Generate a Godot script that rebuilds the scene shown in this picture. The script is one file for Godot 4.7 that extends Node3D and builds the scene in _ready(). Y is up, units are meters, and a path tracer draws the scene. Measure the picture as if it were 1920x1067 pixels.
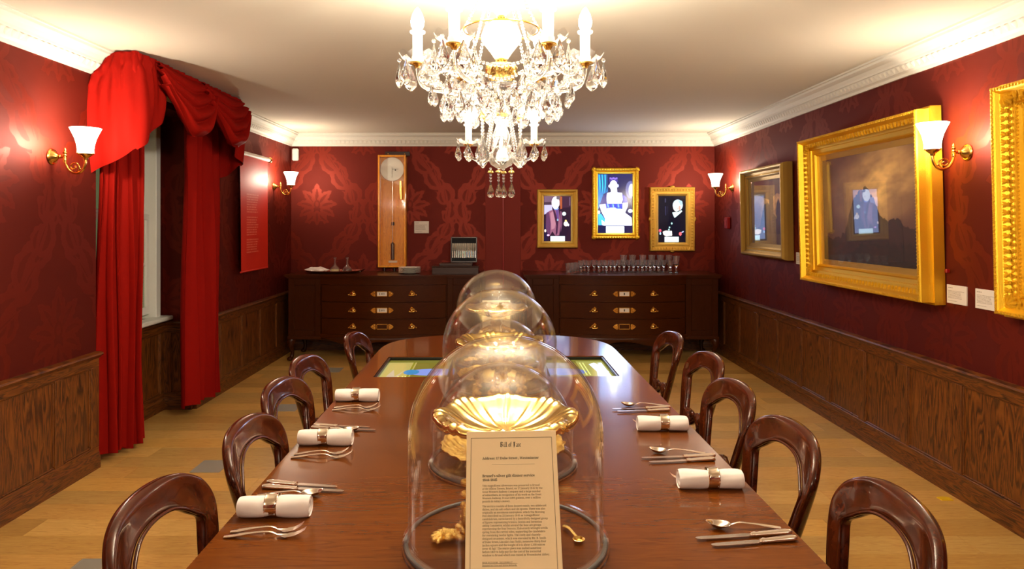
extends Node3D
# A dining room: red damask walls, oak wainscot, a long mahogany table under a crystal chandelier.
# World: camera at x = 0, z = 0, looking along -z; floor at y = 0.

const F := 1281.0          # focal length in pixels of the 1920 x 1067 frame
const VX := 943.0          # where the room's long lines meet
const VY := 418.0
const EYE := 1.53
const W := 2.55            # half the width of the room
const BACK := -8.23
const REAR := 2.3
const TOP := 2.6           # ceiling
const TABLE := 0.755

var M := {}
var used := {}
var rng := RandomNumberGenerator.new()

# ---------------------------------------------------------------- points
func at(px: float, py: float, d: float) -> Vector3:      # a pixel at a known distance
	return Vector3((px - VX) * d / F, EYE - (py - VY) * d / F, -d)

func on_level(px: float, py: float, h: float) -> Vector3:  # a pixel on a level surface of height h
	var d := (EYE - h) * F / (py - VY)
	return at(px, py, d)

# ---------------------------------------------------------------- meshes
class MB:
	var v := PackedVector3Array()
	var n := PackedVector3Array()
	var uv := PackedVector2Array()
	var i := PackedInt32Array()

	func seal(v0: int, i0: int, closed: bool) -> void:
		# winding outwards for closed shapes, then smooth normals over this shape's vertices
		if closed:
			var c := Vector3.ZERO
			for k in range(v0, v.size()):
				c += v[k]
			c /= maxf(1.0, v.size() - v0)
			var vol := 0.0
			for k in range(i0, i.size(), 3):
				vol += (v[i[k]] - c).dot((v[i[k + 1]] - c).cross(v[i[k + 2]] - c))
			if vol > 0.0:
				for k in range(i0, i.size(), 3):
					var t := i[k + 1]
					i[k + 1] = i[k + 2]
					i[k + 2] = t
		for k in range(i0, i.size(), 3):
			var a := v[i[k]]
			var f := (v[i[k + 2]] - a).cross(v[i[k + 1]] - a)
			n[i[k]] += f
			n[i[k + 1]] += f
			n[i[k + 2]] += f

	func put(p: Vector3, t := Vector2.ZERO) -> int:
		v.append(p)
		n.append(Vector3.ZERO)
		uv.append(t)
		return v.size() - 1

	func tri(a: Vector3, b: Vector3, c: Vector3) -> void:
		var k := put(a)
		put(b)
		put(c)
		i.append_array([k, k + 1, k + 2])
		seal(k, i.size() - 3, false)

	func quad(a: Vector3, b: Vector3, c: Vector3, d: Vector3, t := false) -> void:
		var k := put(a, Vector2(0, 1) if t else Vector2.ZERO)
		put(b, Vector2(1, 1) if t else Vector2.ZERO)
		put(c, Vector2(1, 0) if t else Vector2.ZERO)
		put(d, Vector2.ZERO)
		i.append_array([k, k + 2, k + 1, k, k + 3, k + 2])
		seal(k, i.size() - 6, false)

	func grid(rows: Array, wrap_u := false, wrap_v := false, caps := false, closed := false) -> void:
		var v0 := v.size()
		var i0 := i.size()
		var nr := rows.size()
		var nc: int = rows[0].size()
		for r in nr:
			for c in nc:
				put(rows[r][c], Vector2(float(c) / maxi(1, nc - 1), float(r) / maxi(1, nr - 1)))
		for r in (nr if wrap_v else nr - 1):
			var r2 := (r + 1) % nr
			for c in (nc if wrap_u else nc - 1):
				var c2 := (c + 1) % nc
				var a := v0 + r * nc + c
				var b := v0 + r * nc + c2
				var d := v0 + r2 * nc + c
				var e := v0 + r2 * nc + c2
				i.append_array([a, b, e, a, e, d])
		if caps:
			for r in [0, nr - 1]:
				var m := Vector3.ZERO
				for c in nc:
					m += rows[r][c]
				var base := v.size()
				for c in nc:
					put(rows[r][c])
				var k := put(m / nc)
				for c in nc:
					var c2 := (c + 1) % nc
					if r == 0:
						i.append_array([base + c2, base + c, k])
					else:
						i.append_array([base + c, base + c2, k])
		seal(v0, i0, closed or caps or (wrap_u and wrap_v))

	func lathe(prof: Array, seg := 24, xf := Transform3D(), closed := false, shape = null) -> void:
		# prof: Vector2(radius, height); sharp corners of the profile stay sharp
		var v0 := v.size()
		var i0 := i.size()
		var part := [prof[0]]
		for k in range(1, prof.size()):
			part.append(prof[k])
			var sharp := k == prof.size() - 1
			if not sharp:
				var p: Vector2 = prof[k] - prof[k - 1]
				var q: Vector2 = prof[k + 1] - prof[k]
				sharp = absf(p.angle_to(q)) > 0.75
			if sharp:
				var rows := []
				for p in part:
					var row := PackedVector3Array()
					for s in seg:
						var a := TAU * s / seg
						var pt := Vector3(cos(a) * p.x, p.y, sin(a) * p.x)
						if shape != null:
							pt = shape.call(pt, a)
						row.append(xf * pt)
					rows.append(row)
				grid(rows, true)
				part = [prof[k]]
		if closed:
			for k in range(v0, n.size()):
				n[k] = Vector3.ZERO
			seal(v0, i0, true)

	func facet(prof: Array, seg: int, xf := Transform3D()) -> void:
		# a cut stone: a lathe with flat faces
		var v0 := v.size()
		var i0 := i.size()
		for k in prof.size() - 1:
			for s in seg:
				var a := TAU * (s + 0.5 * (k % 2)) / seg
				var b := TAU * (s + 1 + 0.5 * (k % 2)) / seg
				var a2 := TAU * (s + 0.5 * ((k + 1) % 2)) / seg
				var b2 := TAU * (s + 1 + 0.5 * ((k + 1) % 2)) / seg
				var p: Vector2 = prof[k]
				var q: Vector2 = prof[k + 1]
				var A := xf * Vector3(cos(a) * p.x, p.y, sin(a) * p.x)
				var B := xf * Vector3(cos(b) * p.x, p.y, sin(b) * p.x)
				var C := xf * Vector3(cos(a2) * q.x, q.y, sin(a2) * q.x)
				var D := xf * Vector3(cos(b2) * q.x, q.y, sin(b2) * q.x)
				var faces := [[A, B, C], [B, D, C]] if k % 2 == 0 else [[A, D, C], [A, B, D]]
				for f in faces:
					if (f[0] - f[1]).length() < 1e-6 or (f[1] - f[2]).length() < 1e-6 or (f[0] - f[2]).length() < 1e-6:
						continue
					var z := put(f[0])
					put(f[1])
					put(f[2])
					i.append_array([z, z + 1, z + 2])
		seal(v0, i0, true)

	func box(c: Vector3, s: Vector3, bev := 0.0, basis := Basis()) -> void:
		var h := s * 0.5
		var v0 := v.size()
		var i0 := i.size()
		var faces := []
		for ax in 3:
			for sg in [-1.0, 1.0]:
				var q := []
				for k in [[-1, -1], [1, -1], [1, 1], [-1, 1]]:
					var p := Vector3.ZERO
					p[ax] = sg * h[ax]
					p[(ax + 1) % 3] = k[0] * (h[(ax + 1) % 3] - bev)
					p[(ax + 2) % 3] = k[1] * (h[(ax + 2) % 3] - bev)
					q.append(p)
				if sg < 0:
					q.reverse()
				faces.append(q)
		if bev > 0.0:
			for ax in 3:
				var a1 := (ax + 1) % 3
				var a2 := (ax + 2) % 3
				for s1 in [-1.0, 1.0]:
					for s2 in [-1.0, 1.0]:
						var q := []
						for k in [[-1, 0], [1, 0], [1, 1], [-1, 1]]:
							var p := Vector3.ZERO
							p[ax] = k[0] * (h[ax] - bev)
							p[a1] = s1 * (h[a1] - (bev if k[1] == 1 else 0.0))
							p[a2] = s2 * (h[a2] - (0.0 if k[1] == 1 else bev))
							q.append(p)
						if s1 * s2 < 0:
							q.reverse()
						faces.append(q)
			for s0 in [-1.0, 1.0]:
				for s1 in [-1.0, 1.0]:
					for s2 in [-1.0, 1.0]:
						var q := [Vector3(s0 * h.x, s1 * (h.y - bev), s2 * (h.z - bev)), Vector3(s0 * (h.x - bev), s1 * h.y, s2 * (h.z - bev)), Vector3(s0 * (h.x - bev), s1 * (h.y - bev), s2 * h.z)]
						if s0 * s1 * s2 < 0:
							q.reverse()
						faces.append(q)
		for q in faces:
			var k := v.size()
			for p in q:
				put(c + basis * p)
			for t in range(1, q.size() - 1):
				var a: Vector3 = v[k]
				var out := (v[k + t + 1] - a).cross(v[k + t] - a)
				if out.dot((v[k] + v[k + 1] + v[k + 2]) / 3.0 - c) >= 0:
					i.append_array([k, k + t, k + t + 1])
				else:
					i.append_array([k, k + t + 1, k + t])
		seal(v0, i0, false)

	func tube(path: Array, rad, seg := 10, caps := true, flat := 1.0, up := Vector3.UP) -> void:
		# rad: a number or one per point; flat squashes the section along «up»
		var rows := []
		var cnt := path.size()
		var side := Vector3.ZERO
		for k in cnt:
			var t: Vector3 = (path[mini(k + 1, cnt - 1)] - path[maxi(k - 1, 0)]).normalized()
			var s := t.cross(up)
			if s.length() < 0.05:
				s = side if side != Vector3.ZERO else t.cross(Vector3(0.3, 0.2, 1))
			s = s.normalized()
			if side != Vector3.ZERO and s.dot(side) < 0:
				s = -s
			side = s
			var u := s.cross(t).normalized()
			var r: float = rad[k] if rad is Array or rad is PackedFloat32Array else rad
			var row := PackedVector3Array()
			for c in seg:
				var a := TAU * c / seg
				row.append(path[k] + s * cos(a) * r + u * sin(a) * r * flat)
			rows.append(row)
		grid(rows, true, false, caps)

	func ball(c: Vector3, r: Vector3, seg := 10, rings := 6, basis := Basis()) -> void:
		var rows := []
		for k in rings + 1:
			var b := PI * k / rings
			var row := PackedVector3Array()
			for s in seg:
				var a := TAU * s / seg
				row.append(c + basis * Vector3(cos(a) * sin(b) * r.x, cos(b) * r.y, sin(a) * sin(b) * r.z))
			rows.append(row)
		grid(rows, true, false, false, true)

	func prism(poly: PackedVector2Array, z0: float, z1: float, xf := Transform3D(), crease := 0.6) -> void:
		# polygon in x, y pulled along z
		var v0 := v.size()
		var i0 := i.size()
		var t := Geometry2D.triangulate_polygon(poly)
		for z in [z0, z1]:
			var k := v.size()
			for p in poly:
				put(xf * Vector3(p.x, p.y, z))
			for q in range(0, t.size(), 3):
				if z == z0:
					i.append_array([k + t[q], k + t[q + 1], k + t[q + 2]])
				else:
					i.append_array([k + t[q], k + t[q + 2], k + t[q + 1]])
		var cnt := poly.size()
		var first := true
		var last := -1
		var area := 0.0
		for k in cnt:
			area += poly[k].cross(poly[(k + 1) % cnt])
		for k in cnt + 1:
			var p := poly[k % cnt]
			var a := poly[(k - 1 + cnt) % cnt]
			var b := poly[(k + 1) % cnt]
			var e0 := put(xf * Vector3(p.x, p.y, z0))
			put(xf * Vector3(p.x, p.y, z1))
			if not first:
				if area > 0:
					i.append_array([last, e0 + 1, e0, last, last + 1, e0 + 1])
				else:
					i.append_array([last, e0, e0 + 1, last, e0 + 1, last + 1])
			first = false
			last = e0
			if absf((p - a).angle_to(b - p)) > crease:
				last = put(xf * Vector3(p.x, p.y, z0))
				put(xf * Vector3(p.x, p.y, z1))
		# caps are made for a counter-clockwise outline; turn all outwards by volume of the caps and sides together
		var nrm := xf.basis.z
		for k in range(i0, i0 + t.size() * 2, 3):
			var a := v[i[k]]
			var f := (v[i[k + 2]] - a).cross(v[i[k + 1]] - a)
			var want := -1.0 if k < i0 + t.size() else 1.0
			if z1 < z0:
				want = -want
			if f.dot(nrm) * want < 0:
				var s := i[k + 1]
				i[k + 1] = i[k + 2]
				i[k + 2] = s
		if (z1 < z0) != (xf.basis.determinant() < 0):
			for k in range(i0 + t.size() * 2, i.size(), 3):
				var s := i[k + 1]
				i[k + 1] = i[k + 2]
				i[k + 2] = s
		seal(v0, i0, false)

	func add(o: MB, xf := Transform3D()) -> void:
		var k := v.size()
		for p in o.v:
			v.append(xf * p)
		var nb := xf.basis.inverse().transposed()
		for p in o.n:
			n.append((nb * p).normalized())
		uv.append_array(o.uv)
		var flip := xf.basis.determinant() < 0
		for q in range(0, o.i.size(), 3):
			if flip:
				i.append_array([o.i[q] + k, o.i[q + 2] + k, o.i[q + 1] + k])
			else:
				i.append_array([o.i[q] + k, o.i[q + 1] + k, o.i[q + 2] + k])

	func mesh() -> ArrayMesh:
		var nn := PackedVector3Array()
		nn.resize(n.size())
		for k in n.size():
			nn[k] = n[k].normalized() if n[k].length_squared() > 0 else Vector3.UP
		var a := []
		a.resize(Mesh.ARRAY_MAX)
		a[Mesh.ARRAY_VERTEX] = v
		a[Mesh.ARRAY_NORMAL] = nn
		a[Mesh.ARRAY_TEX_UV] = uv
		a[Mesh.ARRAY_INDEX] = i
		var m := ArrayMesh.new()
		m.add_surface_from_arrays(Mesh.PRIMITIVE_TRIANGLES, a)
		return m

static func smooth(pts: Array, per := 6) -> Array:   # Catmull-Rom through points of any vector type
	var out := []
	for k in pts.size() - 1:
		var p0 = pts[maxi(k - 1, 0)]
		var p1 = pts[k]
		var p2 = pts[k + 1]
		var p3 = pts[mini(k + 2, pts.size() - 1)]
		for s in per:
			var t := float(s) / per
			out.append(0.5 * ((2 * p1) + (p2 - p0) * t + (2 * p0 - 5 * p1 + 4 * p2 - p3) * t * t + (3 * p1 - p0 - 3 * p2 + p3) * t * t * t))
	out.append(pts[-1])
	return out

# ---------------------------------------------------------------- nodes
func numbered(called: String) -> String:
	var k: int = used.get(called, 0)
	used[called] = k + 1
	return called if k == 0 else "%s_%03d" % [called, k]

func tag(o: Node3D, label: String, category: String, group := "") -> Node3D:
	o.set_meta("label", label)
	o.set_meta("category", category)
	if group != "":
		o.set_meta("group", group)
	return o

func thing(called: String, label: String, category: String, where := Vector3.ZERO, turn := 0.0, group := "") -> Node3D:
	var o := Node3D.new()
	o.name = numbered(called)
	add_child(o)
	o.position = where
	o.rotation.y = turn
	return tag(o, label, category, group)

func part(called: String, mb, m: Material, parent: Node3D, where := Vector3.ZERO, label := "") -> MeshInstance3D:
	var o := MeshInstance3D.new()
	o.mesh = mb.mesh() if mb is MB else mb
	o.name = called
	parent.add_child(o, true)
	o.position = where
	o.material_override = m
	if label != "":
		o.set_meta("label", label)
	return o

func solo(called: String, label: String, category: String, mb, m: Material, where := Vector3.ZERO, group := "") -> MeshInstance3D:
	var o := MeshInstance3D.new()
	o.mesh = mb.mesh() if mb is MB else mb
	o.name = numbered(called)
	add_child(o)
	o.position = where
	o.material_override = m
	tag(o, label, category, group)
	return o

func structure(called: String, mb, m: Material) -> MeshInstance3D:
	var o := MeshInstance3D.new()
	if mb != null:
		o.mesh = mb.mesh() if mb is MB else mb
		o.material_override = m
	o.name = called
	add_child(o)
	o.set_meta("kind", "structure")
	return o

func copy(src: Node3D, where: Vector3, turn: float, label: String) -> Node3D:
	var o: Node3D = src.duplicate()
	o.name = numbered(String(src.name).trim_suffix("_000"))
	add_child(o)
	o.position = where
	o.rotation.y = turn
	o.set_meta("label", label)
	return o

func stuff(o: Node3D) -> Node3D:
	o.set_meta("kind", "stuff")
	return o

func turned(y: float, where := Vector3.ZERO) -> Transform3D:
	return Transform3D(Basis(Vector3.UP, y), where)

# ---------------------------------------------------------------- flat print: polygons filled into an Image
func fill_poly(im: Image, pts: PackedVector2Array, c: Color) -> void:
	var lo := 1e9
	var hi := -1e9
	for p in pts:
		lo = minf(lo, p.y)
		hi = maxf(hi, p.y)
	var w := im.get_width()
	for y in range(maxi(0, int(lo)), mini(im.get_height() - 1, int(hi)) + 1):
		var xs := []
		var yy := y + 0.5
		for k in pts.size():
			var a := pts[k]
			var b := pts[(k + 1) % pts.size()]
			if (a.y <= yy) != (b.y <= yy):
				xs.append(a.x + (yy - a.y) / (b.y - a.y) * (b.x - a.x))
		xs.sort()
		for k in range(0, xs.size() - 1, 2):
			var x0 := clampi(roundi(xs[k]), 0, w)
			var x1 := clampi(roundi(xs[k + 1]), 0, w)
			if x1 > x0:
				im.fill_rect(Rect2i(x0, y, x1 - x0, 1), c)

func blob(im: Image, cx: float, cy: float, rx: float, ry: float, c: Color, turn := 0.0) -> void:
	var p := PackedVector2Array()
	for k in 28:
		var a := TAU * k / 28
		p.append(Vector2(cx, cy) + Vector2(cos(a) * rx, sin(a) * ry).rotated(turn))
	fill_poly(im, p, c)

func shape2(im: Image, pts: Array, c: Color) -> void:
	var p := PackedVector2Array()
	for k in range(0, pts.size(), 2):
		p.append(Vector2(pts[k], pts[k + 1]))
	fill_poly(im, p, c)

func leaf_outline(base: Vector2, length: float, width: float, turn: float, bend: float) -> PackedVector2Array:
	var l := []
	var r := []
	var p := base
	var a := turn
	for k in 41:
		var t := k / 40.0
		var hw := width * 0.5 * pow(sin(PI * pow(t, 0.75)), 0.8) * (1.0 + 0.20 * sin(t * 30.0) * t)
		var nrm := Vector2(cos(a + PI / 2), sin(a + PI / 2))
		l.append(p + nrm * hw)
		r.append(p - nrm * hw)
		p += Vector2(cos(a), sin(a)) * length / 40.0
		a += bend / 40.0
	r.reverse()
	return PackedVector2Array(l + r)

func damask(ground: Color, figure: Color, mid: Color) -> Image:
	var w := 512
	var h := 768
	var im := Image.create(w, h, false, Image.FORMAT_RGB8)
	im.fill(ground)
	# one motif: a palmette inside two mirrored S-stems set with acanthus leaves; x, y, length, width, degrees, bend
	var motif := [[0, -30, 120, 62, -90, 0.0], [8, -26, 112, 52, -64, 0.55], [14, -14, 104, 48, -36, 0.9], [16, 0, 92, 44, -6, 1.1], [12, 12, 76, 38, 30, 1.3], [0, 0, 84, 44, 90, 0.0], [10, 14, 80, 34, 64, -0.8]]
	for k in 8:
		var t := k / 7.0
		var p := Vector2(26 + 178 * pow(sin(PI * t), 0.8), 330 - 640 * t)
		var p2 := Vector2(26 + 178 * pow(sin(PI * minf(t + 0.02, 1.0)), 0.8), 330 - 640 * (t + 0.02))
		var a := rad_to_deg((p2 - p).angle())
		var big := 0.75 + 0.45 * sin(t * 9.0 + 1.0)
		motif.append([p.x, p.y, 118 * big + 24, 56 * big + 8, a - 50, 1.7])
		motif.append([p.x, p.y, 112 * (1.6 - big) + 20, 52 * (1.6 - big) + 8, a + 44, -1.9])
		motif.append([p.x, p.y, 110, 13, a, 0.15])
	for drop in [[0, 0], [256, 384]]:
		for wx in [-512, 0, 512]:
			for wy in [-768, 0, 768]:
				var c := Vector2(256 + drop[0] + wx, 384 + drop[1] + wy)
				if c.x < -260 or c.x > 772 or c.y < -270 or c.y > 1040:
					continue
				for s in [-1.0, 1.0]:
					for m in motif:
						var o := leaf_outline(Vector2(m[0], m[1]), m[2], m[3], deg_to_rad(m[4]), m[5])
						var q := PackedVector2Array()
						for p in o:
							q.append(c + Vector2(p.x * s, p.y))
						fill_poly(im, q, figure)
						var o2 := leaf_outline(Vector2(m[0], m[1]) + Vector2(cos(deg_to_rad(m[4])), sin(deg_to_rad(m[4]))) * m[2] * 0.16, m[2] * 0.6, m[3] * 0.3, deg_to_rad(m[4]) + m[5] * 0.12, m[5] * 0.7)
						var q2 := PackedVector2Array()
						for p in o2:
							q2.append(c + Vector2(p.x * s, p.y))
						fill_poly(im, q2, mid)
				blob(im, c.x, c.y - 34, 17, 24, mid)
				blob(im, c.x, c.y - 34, 9, 14, figure)
	return im

func tex(im: Image) -> ImageTexture:
	return ImageTexture.create_from_image(im)

func noise_tex(freq: float, ramp: Array, seed_: int, octaves := 4, warp := 0.0, size := 512) -> NoiseTexture2D:
	var n := FastNoiseLite.new()
	n.seed = seed_
	n.noise_type = FastNoiseLite.TYPE_SIMPLEX_SMOOTH
	n.frequency = freq
	n.fractal_octaves = octaves
	if warp > 0.0:
		n.domain_warp_enabled = true
		n.domain_warp_amplitude = warp
		n.domain_warp_frequency = freq * 0.8
	var t := NoiseTexture2D.new()
	t.width = size
	t.height = size
	t.seamless = true
	t.noise = n
	if ramp.size():
		var g := Gradient.new()
		var off := PackedFloat32Array()
		var col := PackedColorArray()
		for k in ramp.size():
			off.append(float(k) / (ramp.size() - 1))
			col.append(ramp[k])
		g.offsets = off
		g.colors = col
		t.color_ramp = g
	return t

func grain(a: Color, b: Color, c: Color, rings: int) -> Array:
	# a repeating run of tones: stretched noise through it reads as growth rings
	var out := []
	for k in rings:
		out.append_array([a, a.lerp(b, 0.55), b, a.lerp(b, 0.7), c if k % 3 == 1 else b])
	return out

func dark_lines(a: Color, b: Color, c: Color, rings: int) -> Array:
	# broad even wood with thin dark late-growth lines
	var out := []
	for k in rings:
		out.append_array([a, a.lerp(b, 0.5), b, b, b.lerp(c, 0.45), c if k % 2 == 0 else b.lerp(c, 0.7), a.lerp(c, 0.3)])
	return out

func plain(c: Color, rough := 0.6, metal := 0.0) -> StandardMaterial3D:
	var m := StandardMaterial3D.new()
	m.albedo_color = c
	m.roughness = rough
	m.metallic = metal
	return m

func wood(t: Texture2D, scale: Vector3, rough: float, coat := 0.0, world := false, offset := Vector3.ZERO, tint := Color.WHITE) -> StandardMaterial3D:
	var m := plain(tint, rough)
	m.albedo_texture = t
	m.uv1_triplanar = true
	m.uv1_world_triplanar = world
	m.uv1_scale = scale
	m.uv1_offset = offset
	m.uv1_triplanar_sharpness = 6.0
	if coat > 0.0:
		m.clearcoat_enabled = true
		m.clearcoat = coat
		m.clearcoat_roughness = 0.06
	return m

func pane(alpha := 0.02, tint := Color.WHITE) -> StandardMaterial3D:
	var m := plain(Color(tint.r, tint.g, tint.b, alpha), 0.0)
	m.transparency = BaseMaterial3D.TRANSPARENCY_ALPHA
	return m

func crystal(alpha := 0.02, tint := Color.WHITE) -> StandardMaterial3D:
	var m := plain(Color(tint.r, tint.g, tint.b, alpha), 0.0)
	m.transparency = BaseMaterial3D.TRANSPARENCY_ALPHA
	m.refraction_enabled = true
	m.refraction_scale = 0.055
	return m

func glow(c: Color, e: float) -> StandardMaterial3D:
	var m := plain(Color(0.9, 0.9, 0.88), 0.4)
	m.emission_enabled = true
	m.emission = c
	m.emission_energy_multiplier = e
	return m

func metal(c: Color, rough: float, bumps := 0.0, bump_tex: Texture2D = null, bump_scale := 20.0) -> StandardMaterial3D:
	var m := plain(c, rough, 1.0)
	if bumps > 0.0:
		m.heightmap_enabled = true
		m.heightmap_texture = bump_tex
		m.heightmap_scale = bumps
		m.uv1_triplanar = true
		m.uv1_scale = Vector3.ONE * bump_scale
	return m

func materials() -> void:
	# red damask wallpaper: satin figure on a duller ground
	var dm := damask(Color(0.395, 0.098, 0.040), Color(0.455, 0.122, 0.050), Color(0.41, 0.104, 0.043))
	var dr := damask(Color(0.63, 0.63, 0.63), Color(0.50, 0.50, 0.50), Color(0.59, 0.59, 0.59))
	var wp := plain(Color.WHITE, 1.0)
	wp.metallic = 0.65
	wp.albedo_texture = tex(dm)
	wp.roughness_texture = tex(dr)
	wp.uv1_triplanar = true
	wp.uv1_world_triplanar = true
	wp.uv1_scale = Vector3(1 / 1.12, 1 / 1.68, 1 / 1.12)
	M.wallpaper = wp
	M.red_paint = plain(Color(0.45, 0.10, 0.04), 0.6, 0.5)
	M.red_bead = plain(Color(0.62, 0.16, 0.15), 0.35)
	M.ceiling = plain(Color(0.82, 0.79, 0.73), 0.9)
	M.plaster = plain(Color(0.83, 0.815, 0.775), 0.7)
	M.white_paint = plain(Color(0.86, 0.85, 0.82), 0.4)
	# woods
	var fine := noise_tex(0.009, dark_lines(Color(0.49, 0.275, 0.075), Color(0.40, 0.21, 0.05), Color(0.17, 0.078, 0.018), 7), 5, 3, 30.0)
	for k in 4:
		M["oak_panel%d" % k] = wood(fine, Vector3(1.5, 0.2, 1.5), 0.42, 0.15, true, Vector3(0.31 * k, 0.17 * k, 0.23 * k))
	M.oak_rail = wood(fine, Vector3(0.25, 2.4, 0.25), 0.42, 0.15, true)
	M.oak_stile = wood(fine, Vector3(2.0, 0.25, 2.0), 0.42, 0.15, true)
	var mah := noise_tex(0.012, grain(Color(0.415, 0.218, 0.05), Color(0.385, 0.195, 0.044), Color(0.345, 0.168, 0.037), 3), 9, 4, 16.0)
	M.table = wood(mah, Vector3(0.35, 3.0, 3.4), 0.25, 0.4, false)
	M.table.clearcoat_roughness = 0.08
	M.table.metallic_specular = 0.25
	M.mahogany = wood(mah, Vector3(0.4, 3.2, 3.2), 0.3, 0.25, false, Vector3.ZERO, Color(0.66, 0.58, 0.50))
	M.mahogany.metallic_specular = 0.3
	M.mahogany_v = wood(mah, Vector3(3.0, 0.5, 3.0), 0.3, 0.25, false, Vector3(0.3, 0.1, 0.2), Color(0.62, 0.54, 0.46))
	M.mahogany_v.metallic_specular = 0.3
	var flame := noise_tex(0.016, grain(Color(0.33, 0.14, 0.05), Color(0.265, 0.105, 0.036), Color(0.19, 0.07, 0.026), 3), 23, 4, 26.0)
	for k in 3:
		M["chair%d" % k] = wood(flame, Vector3(1.2, 0.8, 0.9), 0.2, 0.6, false, Vector3(0.37 * k, 0.21 * k, 0.13 * k), Color(0.92, 0.88, 0.86))
	M.case = wood(noise_tex(0.015, grain(Color(0.95, 0.64, 0.14), Color(0.90, 0.57, 0.10), Color(0.82, 0.49, 0.08), 3), 31, 3, 14.0), Vector3(3.5, 0.5, 3.5), 0.3, 0.5)
	for k in 3:
		M["chair%d" % k].metallic_specular = 0.3
	M.case_dark = wood(mah, Vector3(0.6, 4, 4), 0.35, 0.3, false, Vector3.ZERO, Color(0.55, 0.45, 0.4))
	var oakf := noise_tex(0.017, grain(Color(0.86, 0.70, 0.41), Color(0.81, 0.635, 0.345), Color(0.75, 0.56, 0.285), 3), 41, 4, 18.0)
	var tints := [Color(1, 1, 1), Color(0.92, 0.9, 0.86), Color(1.0, 0.97, 0.9), Color(0.86, 0.83, 0.78), Color(0.96, 0.93, 0.9), Color(0.9, 0.9, 0.9)]
	for k in 6:
		M["floor%d" % k] = wood(oakf, Vector3(0.36, 3.5, 3.5), 0.36, 0.1, true, Vector3(0.27 * k, 0.0, 0.41 * k), tints[k])
	M.gap = plain(Color(0.09, 0.05, 0.025), 0.9)
	M.floor_box = plain(Color(0.55, 0.53, 0.49), 0.5)
	# cloths
	var weave := noise_tex(0.06, [], 51, 3)
	M.curtain = plain(Color(0.53, 0.075, 0.05), 0.6)
	M.curtain.metallic_specular = 0.08
	M.linen = plain(Color(0.93, 0.89, 0.87), 0.85)
	M.leather = plain(Color(0.16, 0.03, 0.025), 0.4)
	M.banner = plain(Color(0.80, 0.15, 0.075), 0.4)
	# metals
	var lumps := noise_tex(0.03, [], 61, 4)
	M.brass = metal(Color(0.93, 0.75, 0.40), 0.17)
	M.brass_dull = metal(Color(0.75, 0.55, 0.24), 0.3)
	M.gilt = metal(Color(1.0, 0.87, 0.53), 0.15)
	M.gilt_chased = metal(Color(0.98, 0.83, 0.47), 0.2, 0.14, lumps, 22.0)
	M.gold_leaf = metal(Color(0.96, 0.78, 0.23), 0.34, 0.12, lumps, 18.0)
	M.gold_carved = metal(Color(0.95, 0.76, 0.21), 0.34, 0.3, lumps, 50.0)
	M.gold_pale = metal(Color(0.90, 0.73, 0.34), 0.4, 0.2, lumps, 22.0)
	M.gold_dark = metal(Color(0.66, 0.52, 0.25), 0.4, 0.2, lumps, 22.0)
	M.silver = metal(Color(0.97, 0.91, 0.85), 0.2)
	M.silver_chased = metal(Color(0.96, 0.90, 0.82), 0.15)
	M.steel = metal(Color(0.86, 0.80, 0.75), 0.25)
	M.rubber = plain(Color(0.30, 0.30, 0.30), 0.35)
	# glass
	M.dome = pane(0.006)
	M.pane = pane(0.01)
	M.crystal = crystal()
	M.bobeche = pane(0.10, Color(0.95, 0.95, 0.95))
	M.frost = plain(Color(0.95, 0.94, 0.92, 0.25), 0.12)
	M.frost.transparency = BaseMaterial3D.TRANSPARENCY_ALPHA
	M.frost.refraction_enabled = true
	M.frost.refraction_scale = 0.05
	M.bulb = glow(Color(1.0, 0.96, 0.90), 26.0)
	M.candle = plain(Color(0.95, 0.93, 0.88), 0.4)
	M.candle.backlight_enabled = true
	M.candle.backlight = Color(0.9, 0.85, 0.75)
	M.opal = glow(Color(1.0, 0.94, 0.84), 5.0)
	M.opal_foot = glow(Color(1.0, 0.90, 0.80), 1.3)
	M.green_pane = pane(0.35, Color(0.62, 0.68, 0.52))
	M.green_pane.roughness = 0.2
	M.glassware = crystal(0.03)
	# print
	M.paper = plain(Color(0.93, 0.83, 0.65), 0.7)
	M.ink = plain(Color(0.13, 0.09, 0.05), 0.7)
	M.ink_soft = plain(Color(0.36, 0.26, 0.14), 0.7)
	M.white_card = plain(Color(0.86, 0.82, 0.78), 0.6)
	M.black = plain(Color(0.02, 0.02, 0.025), 0.3)
	M.ceramic = plain(Color(0.94, 0.92, 0.88), 0.3)
	M.plastic = plain(Color(0.82, 0.81, 0.79), 0.4)
	M.alarm = plain(Color(0.55, 0.03, 0.04), 0.4)
	M.yellow = plain(Color(0.85, 0.68, 0.05), 0.5)
	M.dial = plain(Color(0.88, 0.87, 0.82), 0.4)
	M.navy = plain(Color(0.03, 0.03, 0.06), 0.8)
	M.ivory = plain(Color(0.88, 0.84, 0.76), 0.35)

func print_lines(w: int, h: int, back: Color, ink: Color, rows: Array) -> StandardMaterial3D:
	# rows: [x0, x1, y, height]: a line of tiny unreadable print, drawn word by word
	var im := Image.create(w, h, false, Image.FORMAT_RGB8)
	im.fill(back)
	var r := RandomNumberGenerator.new()
	r.seed = 7
	for q in rows:
		var x: float = q[0]
		while x < q[1]:
			var l := minf(r.randf_range(2.0, 9.0) * q[3] * 0.4, q[1] - x)
			im.fill_rect(Rect2i(int(x), int(q[2]), maxi(1, int(l)), int(q[3])), ink)
			x += l + q[3] * 0.6
	var m := plain(Color.WHITE, 0.6)
	m.albedo_texture = tex(im)
	return m

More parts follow.
